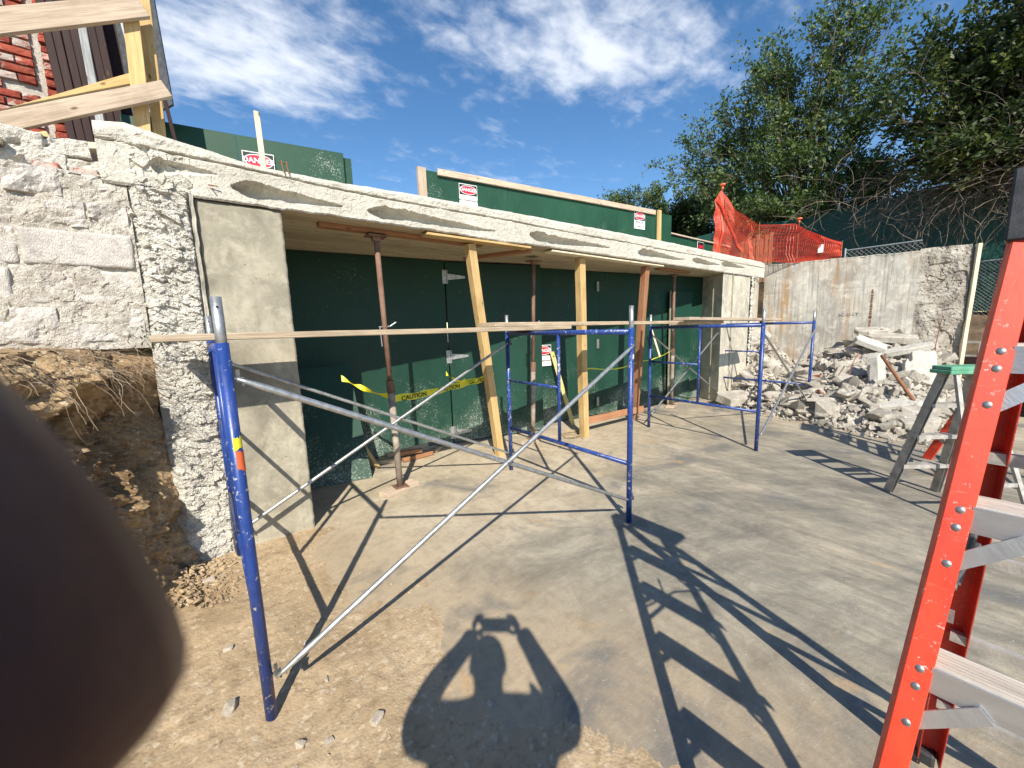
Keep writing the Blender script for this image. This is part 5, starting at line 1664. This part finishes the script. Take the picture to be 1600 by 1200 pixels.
for i in range(900):
    x = random.gauss(0.1, 0.55); y = random.uniform(0.4, 3.3)
    if x > 1.1 or x < -0.6: continue
    s_ = random.choice((0.004, 0.006, 0.009, 0.014))
    me = PROTO[random.randrange(10)]
    rot = Matrix.Rotation(random.uniform(0, 6.28), 3, 'Z')
    sm.add([rot @ (v.co*s_)+V((x, y, max(dirt_h(x, y), 0)+s_*0.15)) for v in me.vertices], [tuple(p.vertices) for p in me.polygons])
for i in range(500):
    x = random.gauss(-0.12, 0.1); y = random.uniform(2.7, 3.35)
    s_ = random.choice((0.012, 0.02, 0.03, 0.04))
    me = PROTO[random.randrange(10)]
    rot = Matrix.Rotation(random.uniform(0, 6.28), 3, (random.random(), random.random(), 1))
    sm.add([rot @ (v.co*s_)+V((x, y, max(dirt_h(x, y), 0)+max(0, -0.12-x)*0.5)) for v in me.vertices], [tuple(p.vertices) for p in me.polygons])
build('dirt_crumbs', sm, 'dirt', kind='stuff', label='scattered crumbs and grit on the dirt around the scaffold foot', category='grit')


# ================================================================== TREES
def leaf_cloud(sprays, leafn, lsize, rnd, droop=0.2):
    """sprays: list of (pos, dir, length). returns MB of leaf quads along every spray"""
    mb = MB()
    for (p, d, L) in sprays:
        d = d.normalized()
        for k in range(leafn):
            t_ = rnd.random()
            q = p+d*L*t_+V((rnd.gauss(0, 1), rnd.gauss(0, 1), rnd.gauss(0, 1)))*L*0.16
            ld = (d*0.8+V((rnd.gauss(0, .6), rnd.gauss(0, .6), rnd.gauss(0, .5)-droop))).normalized()
            sd = ld.cross(V((rnd.gauss(0, 1), rnd.gauss(0, 1), rnd.gauss(0, 1)))).normalized()
            l = lsize*rnd.uniform(0.6, 1.3)
            mb.add([q, q+ld*l*0.5+sd*l*0.24, q+ld*l, q+ld*l*0.5-sd*l*0.24], [(0, 1, 2, 3)])
    return mb


def tree(name, base, trunk_top, tips, leafmat, label, cat='tree', nspray=4, leafn=14, lsize=0.12, spread=0.6, seed=1, r0=0.16, wind=(0, 0, 0), splen=0.7):
    rnd = random.Random(seed)
    t = thing(name, base, label, cat)
    tb = MB()
    B = V(base); T = V(trunk_top)
    tb.tube([B, B.lerp(T, 0.5)+V((rnd.uniform(-.1, .1), rnd.uniform(-.1, .1), 0)), T], [r0, r0*0.8, r0*0.6], 8)
    sprays = []
    for (tip, w_) in tips:
        tip = V(tip)
        st = B.lerp(T, rnd.uniform(0.55, 1.0))
        d0 = (tip-st)
        mid1 = st+d0*0.35+V((rnd.gauss(0, .15), rnd.gauss(0, .15), 0.1*d0.length))
        mid2 = st+d0*0.7+V((rnd.gauss(0, .15), rnd.gauss(0, .15), 0.08*d0.length))
        pts = [st, mid1, mid2, tip]
        rr = r0*0.22
        tb.tube(pts, [rr, rr*0.6, rr*0.35, rr*0.12], 5, False)
        for k in range(int(w_)):
            u = rnd.uniform(0.35, 1.0)**0.7
            i = min(2, int(u*3)); f = u*3-i
            p = pts[i].lerp(pts[i+1], f)
            dd_ = (d0.normalized()*0.5+V((rnd.gauss(0, 1), rnd.gauss(0, 1), rnd.gauss(0.15, .8)))*0.55+V(wind)).normalized()
            L = spread*rnd.uniform(0.5, 1.4)
            tb.tube([p, p+dd_*L*0.5+V((0, 0, 0.02)), p+dd_*L], [0.012, 0.008, 0.003], 3, False)
            for q in range(nspray):
                s0 = p+dd_*L*rnd.uniform(0.2, 1)
                sd_ = (dd_+V((rnd.gauss(0, .7), rnd.gauss(0, .7), rnd.gauss(0.1, .6)))+V(wind)*1.2).normalized()
                sprays.append((s0, sd_, splen*rnd.uniform(0.4, 1.1)))
    build('trunk', tb, 'bark', t)
    build('crown', leaf_cloud(sprays, leafn, lsize, rnd), leafmat, t)
    return t


# crown outlines as points at their own depths
rnd = random.Random(5)
def fan(c, ring, n, depth, seed):
    r_ = random.Random(seed)
    out = []
    for i in range(n):
        t_ = r_.random()*(len(ring)-1); k = int(t_); f = t_-k
        p = V(ring[k]).lerp(V(ring[k+1]), f)
        s_ = r_.random()**0.45
        q = V(c).lerp(p, s_)
        q.x += r_.uniform(-depth, depth)
        out.append((q, r_.randint(5, 8)))
    return out


ringA = [(14.6, 2.6, 4.4), (14.6, 4.5, 4.5), (14.6, 6.2, 4.6), (15, 7.0, 5.1), (15, 8.0, 6.2), (15, 8.8, 7.3), (15, 8.4, 8.1), (15, 7.6, 8.4), (15, 6.7, 8.4), (15, 5.7, 9.8), (15, 5.0, 10.2), (15, 4.0, 10.4), (15, 3.2, 10.2), (15, 2.4, 9.6), (15, 1.9, 8.5), (15, 2.0, 6.5)]
tree('broadleaf_tree', (15.9, 4.6, 2.4), (15.8, 4.5, 4.5), fan((15, 4.6, 4.9), ringA, 160, 1.0, 3), 'leaf_green', 'large spreading green tree leaning with the wind, right of centre', nspray=4, leafn=11, lsize=0.12, spread=0.55, seed=3, r0=0.15, wind=(0.0, 0.25, 0.35), splen=0.55)
ringB = [(13.4, -2.6, 4.7), (13.4, -0.8, 4.6), (13.4, 0.9, 4.6), (13.5, 1.9, 4.6), (13.5, 2.0, 6.0), (13.5, 1.8, 7.6), (13.5, 1.2, 7.9), (13.5, 0.5, 8.0), (13.5, -0.2, 8.2), (13.5, -1.2, 8.0), (13.5, -2.4, 7.5), (13.5, -3.6, 6.0)]
tree('broadleaf_tree', (14.4, -0.4, 1.6), (13.9, -0.4, 4.6), fan((13.8, -0.4, 5.0), ringB, 125, 0.9, 8), 'leaf_dark', 'dense dark tree at the right edge, behind the red ladder top', nspray=4, leafn=13, lsize=0.125, spread=0.6, seed=9, r0=0.2, wind=(0, 0.1, 0.3), splen=0.5)
tree('bushy_tree', (14.9, 3.0, 2.4), (14.9, 3.0, 4.2), fan((14.9, 2.8, 4.4), [(14.8, 4.4, 4.7), (14.8, 3.9, 5.6), (14.8, 3.0, 6.0), (14.8, 2.0, 5.6), (14.8, 1.2, 4.8)], 36, 0.4, 12), 'leaf_light', 'low bright green bush just above the green screen fence', 'bush', nspray=4, leafn=10, lsize=0.11, spread=0.4, seed=14, r0=0.06, splen=0.4)
tree('bushy_tree', (17, 9.0, 2.4), (17, 9.0, 4.6), fan((17, 8.8, 4.6), [(17, 10.6, 4.7), (17, 10.2, 6.0), (17, 9.2, 6.8), (17, 8.0, 6.6), (17, 6.8, 5.2)], 50, 0.8, 22), 'leaf_dark', 'dark bushy tree behind the low hoarding, left of the orange net', nspray=4, leafn=12, lsize=0.15, spread=0.5, seed=24, r0=0.12)
for i, (y, zt, w_, lb) in enumerate([(13.6, 8.25, 0.5, 'small treetop showing just above the middle of the long hoarding rail'), (12.1, 8.0, 0.9, 'feathery treetop above the right end of the hoarding rail'), (10.9, 7.9, 0.7, 'feathery upright treetop left of the dark bushy tree'), (15.9, 7.9, 0.4, 'tiny treetop tip over the hoarding rail, leftmost of the far trees')]):
    tips = [((18+rnd.uniform(-.5, .5), y+rnd.gauss(0, w_*0.7), zt-abs(rnd.gauss(0, 1.2))), 5) for k in range(26)]+[((18, y, zt), 6)]
    tree('far_tree', (18, y, 2.4), (18, y, zt-1.2), tips, 'leaf_green', lb, nspray=3, leafn=9, lsize=0.13, spread=0.3, seed=40+i, r0=0.08, wind=(0, 0, 0.5), splen=0.4)

# dead vine tangle over the screen
vb = MB()
rnd = random.Random(77)
for i in range(1100):
    y = rnd.gauss(-0.2, 1.5)
    p = V((13.6+rnd.uniform(-0.5, 0.4), y, 4.2+rnd.gauss(0.45, 0.5)))
    a_ = rnd.uniform(0, 6.28)
    d = V((rnd.gauss(0, .4), math.cos(a_), math.sin(a_)*0.6)).normalized()
    pts = [p]
    cv_ = rnd.gauss(0, 0.12)
    for k in range(rnd.randint(5, 14)):
        d = (d+V((rnd.gauss(0, .12), rnd.gauss(0, .12)+cv_*d.z, -cv_*d.y-0.10+rnd.gauss(0, .12)))).normalized()
        p = p+d*0.13
        if p.z < 2.9: break
        pts.append(p)
    if len(pts) > 2: vb.tube(pts, rnd.choice((0.0025, 0.0035, 0.0055)), 3, False)
build('dead_vine_tangle', vb, 'dry_stem', kind='stuff', label='tangle of dead grey brown vines hanging over the green screen', category='vines')


# ================================================================== PHOTOGRAPHER
CT = [bpy.data.objects.new('tmp', None)]
def cs(x, y, z):
    """point given in metres right, up and ahead of the lens"""
    return CP+rt2*x+up2*y+fw*z


ph = thing('phone', cs(0.04, -0.015, -0.006), 'black phone held up in landscape by the photographer', 'phone')
c = cs(0.045, -0.018, -0.007)
rm = Matrix((rt2, fw, up2)).transposed()
build('phone_body', MB().box(c, (0.155, 0.008, 0.076), rm), 'black_plastic', ph, bevel=0.003)
build('phone_screen', MB().box(cs(0.045, -0.018, -0.0118), (0.148, 0.001, 0.070), rm), 'print_black', ph)

F_ = V((math.sin(yaw), math.cos(yaw), 0)); R_ = V((math.cos(yaw), -math.sin(yaw), 0))
def bp(r, f, z): return R_*(r+0.02)+F_*f+V((0, 0, z))


def skin(name, pts, edges, rad, mat, parent, sub=2, root=0):
    me = bpy.data.meshes.new(name)
    me.from_pydata([tuple(p) for p in pts], edges, [])
    o = bpy.data.objects.new(name, me)
    COL.objects.link(o); place(o, parent)
    md = o.modifiers.new('skin', 'SKIN')
    md.use_smooth_shade = True
    for i, r_ in enumerate(rad):
        rr = r_ if isinstance(r_, tuple) else (r_, r_)
        me.skin_vertices[0].data[i].radius = rr
        me.skin_vertices[0].data[i].use_root = (i == root)
    sd = o.modifiers.new('sub', 'SUBSURF'); sd.levels = sub; sd.render_levels = sub
    me.materials.append(M[mat])
    return o


per = thing('person', bp(0, -0.36, 0), 'person in dark clothes standing at the camera, both arms raised holding a phone', 'person')
P = []; E = []; RD = []
def addp(p, r_, j=None):
    P.append(p); RD.append(r_)
    if j is not None: E.append((j, len(P)-1))
    return len(P)-1


pel = addp(bp(0, -0.37, 0.90), (0.15, 0.12))
wa = addp(bp(0, -0.37, 1.08), (0.135, 0.10), pel)
ch = addp(bp(0, -0.37, 1.25), (0.16, 0.11), wa)
nb = addp(bp(0, -0.36, 1.38), (0.09, 0.075), ch)
nk = addp(bp(0, -0.33, 1.445), 0.062, nb)
hd0 = addp(bp(0, -0.30, 1.50), (0.066, 0.07), nk)
hd1 = addp(bp(0, -0.29, 1.572), (0.098, 0.106), hd0)
hd2 = addp(bp(0, -0.295, 1.64), (0.088, 0.096), hd1)
WR = {}
for s_ in (-1, 1):
    sh = addp(bp(s_*0.175, -0.36, 1.375), 0.07, nb)
    el_ = addp(bp(s_*0.315, -0.17, 1.245), 0.062, sh)
    fa = addp(bp(s_*0.25, -0.11, 1.35), 0.056, el_)
    wr = addp(bp(s_*0.145+(0.03 if s_ < 0 else 0.035), -0.055, 1.475), 0.044, fa)
    pm = addp(bp(s_*0.11+(0.02 if s_ < 0 else 0.04), -0.03, 1.525), (0.052, 0.03), wr)
    WR[s_] = (wr, pm)
    hp_ = addp(bp(s_*0.095, -0.37, 0.82), 0.088, pel)
    kn = addp(bp(s_*0.11, -0.34, 0.46), 0.055, hp_)
    an = addp(bp(s_*0.12, -0.38, 0.08), 0.038, kn)
    to = addp(bp(s_*0.14, -0.23, 0.035), 0.035, an)
skin('body', P, E, RD, 'skin', per, 2, 0)
# fingers: four round the phone edge and a thumb behind, each a jointed chain
def chain(name, pts, rads):
    P2 = []; E2 = []
    for i, p in enumerate(pts):
        P2.append(p)
        if i: E2.append((i-1, i))
    return skin(name, P2, E2, rads, 'skin', per, 2, 0)


pmL, pmR = P[WR[-1][1]], P[WR[1][1]]
# right hand
for k in range(3):
    yy = 0.012-0.019*k
    chain('finger', [pmR, cs(0.150, yy-0.005, -0.022), cs(0.140, yy, 0.004), cs(0.120-0.004*k, yy+0.002, 0.007)], [0.011, 0.0105, 0.0095, 0.0085])
chain('thumb', [pmR, cs(0.135, -0.045, -0.035), cs(0.105, -0.03, -0.022)], [0.013, 0.012, 0.0105])
chain('finger', [pmR, cs(0.145, 0.03, -0.022), cs(0.128, 0.032, -0.006), cs(0.10, 0.031, -0.006)], [0.011, 0.0105, 0.0095, 0.0085])
# left hand; the lowest finger slips in front of the lens
chain('thumb', [pmL, cs(-0.055, -0.045, -0.035), cs(-0.02, -0.03, -0.022)], [0.013, 0.012, 0.0105])
chain('finger', [pmL, cs(-0.060, 0.035, -0.022), cs(-0.045, 0.032, -0.006), cs(-0.015, 0.033, -0.008)], [0.011, 0.0105, 0.0095, 0.0085])
chain('finger', [pmL, cs(-0.072, -0.058, -0.018), cs(-0.060, -0.066, -0.004), cs(-0.02, -0.064, -0.008)], [0.011, 0.0105, 0.0095, 0.0085])
FT_ = cs(-0.0278, -0.0217, 0.0165)
FK = cs(-0.0445, 0.0022, 0.0152)
FB = cs(-0.070, 0.002, -0.018)
chain('index_finger', [pmL, FB, FK, FK.lerp(FT_, 0.5), FT_, FT_+(FT_-FK).normalized()*0.004], [0.0125, 0.0138, 0.0145, 0.0145, 0.0138, 0.011])
# clothes
def torso(r1=0.0):
    P3 = []; E3 = []; R3 = []
    def a3(p, r_, j=None):
        P3.append(p); R3.append(r_)
        if j is not None: E3.append((j, len(P3)-1))
        return len(P3)-1
    a = a3(bp(0, -0.37, 0.86), (0.245, 0.16)); b_ = a3(bp(0, -0.37, 1.08), (0.255, 0.16), a); c_ = a3(bp(0, -0.37, 1.25), (0.26, 0.15), b_); d_ = a3(bp(0, -0.36, 1.40), (0.12, 0.09), c_)
    for s_ in (-1, 1):
        e_ = a3(bp(s_*0.17, -0.36, 1.375), 0.09, d_); f_ = a3(bp(s_*0.275, -0.225, 1.28), 0.078, e_)
        f_ = a3(bp(s_*0.315, -0.17, 1.248), 0.074, f_)
    return P3, E3, R3


P3, E3, R3 = torso()
skin('shirt', P3, E3, R3, 'shirt', per, 2, 0)
P3 = [bp(0, -0.37, 0.92)]; E3 = []; R3 = [(0.165, 0.135)]
for s_ in (-1, 1):
    for p, r_ in ((bp(s_*0.095, -0.37, 0.80), 0.105), (bp(s_*0.11, -0.335, 0.46), 0.075), (bp(s_*0.12, -0.38, 0.10), 0.062)):
        P3.append(p); R3.append(r_); E3.append((0 if r_ == 0.105 else len(P3)-2, len(P3)-1))
skin('trousers', P3, E3, R3, 'trousers', per, 2, 0)
for s_ in (-1, 1):
    skin('boot', [bp(s_*0.12, -0.40, 0.05), bp(s_*0.125, -0.33, 0.05), bp(s_*0.14, -0.22, 0.04)], [(0, 1), (1, 2)], [0.05, 0.05, 0.04], 'boot', per, 2, 0)
hr = MB()
hc = bp(0, -0.305, 1.61)
hr.grid(24, 14, lambda u, v: tuple(hc+R_*(0.083*math.sin(v*1.75)*math.cos(u*2*math.pi))+F_*(0.094*math.sin(v*1.75)*math.sin(u*2*math.pi)-0.012)+V((0, 0, 0.085*math.cos(v*1.75)))+V((0, 0, 0.02*max(0, math.sin(u*2*math.pi))*v))))
build('hair', hr, 'hair', per, smooth=True)
fc = MB()
for s_ in (-1, 1):
    fc.dome(bp(s_*0.031, -0.215, 1.565), F_, 0.011, 0.006, 10)
build('eye', fc, 'sign_white', per, smooth=True)
build('nose', MB().add([bp(0, -0.212, 1.575), bp(-0.013, -0.212, 1.53), bp(0.013, -0.212, 1.53), bp(0, -0.188, 1.533)], [(0, 1, 3), (0, 3, 2), (1, 2, 3), (0, 2, 1)]), 'skin', per)
build('mouth', MB().box(bp(0, -0.222, 1.508), (0.045, 0.012, 0.008), Matrix((R_, F_, V((0, 0, 1)))).transposed()), 'sign_red', per)
for s_ in (-1, 1):
    build('ear', MB().dome(bp(s_*0.076, -0.30, 1.56), R_*s_, 0.03, 0.012, 12), 'skin', per, smooth=True)
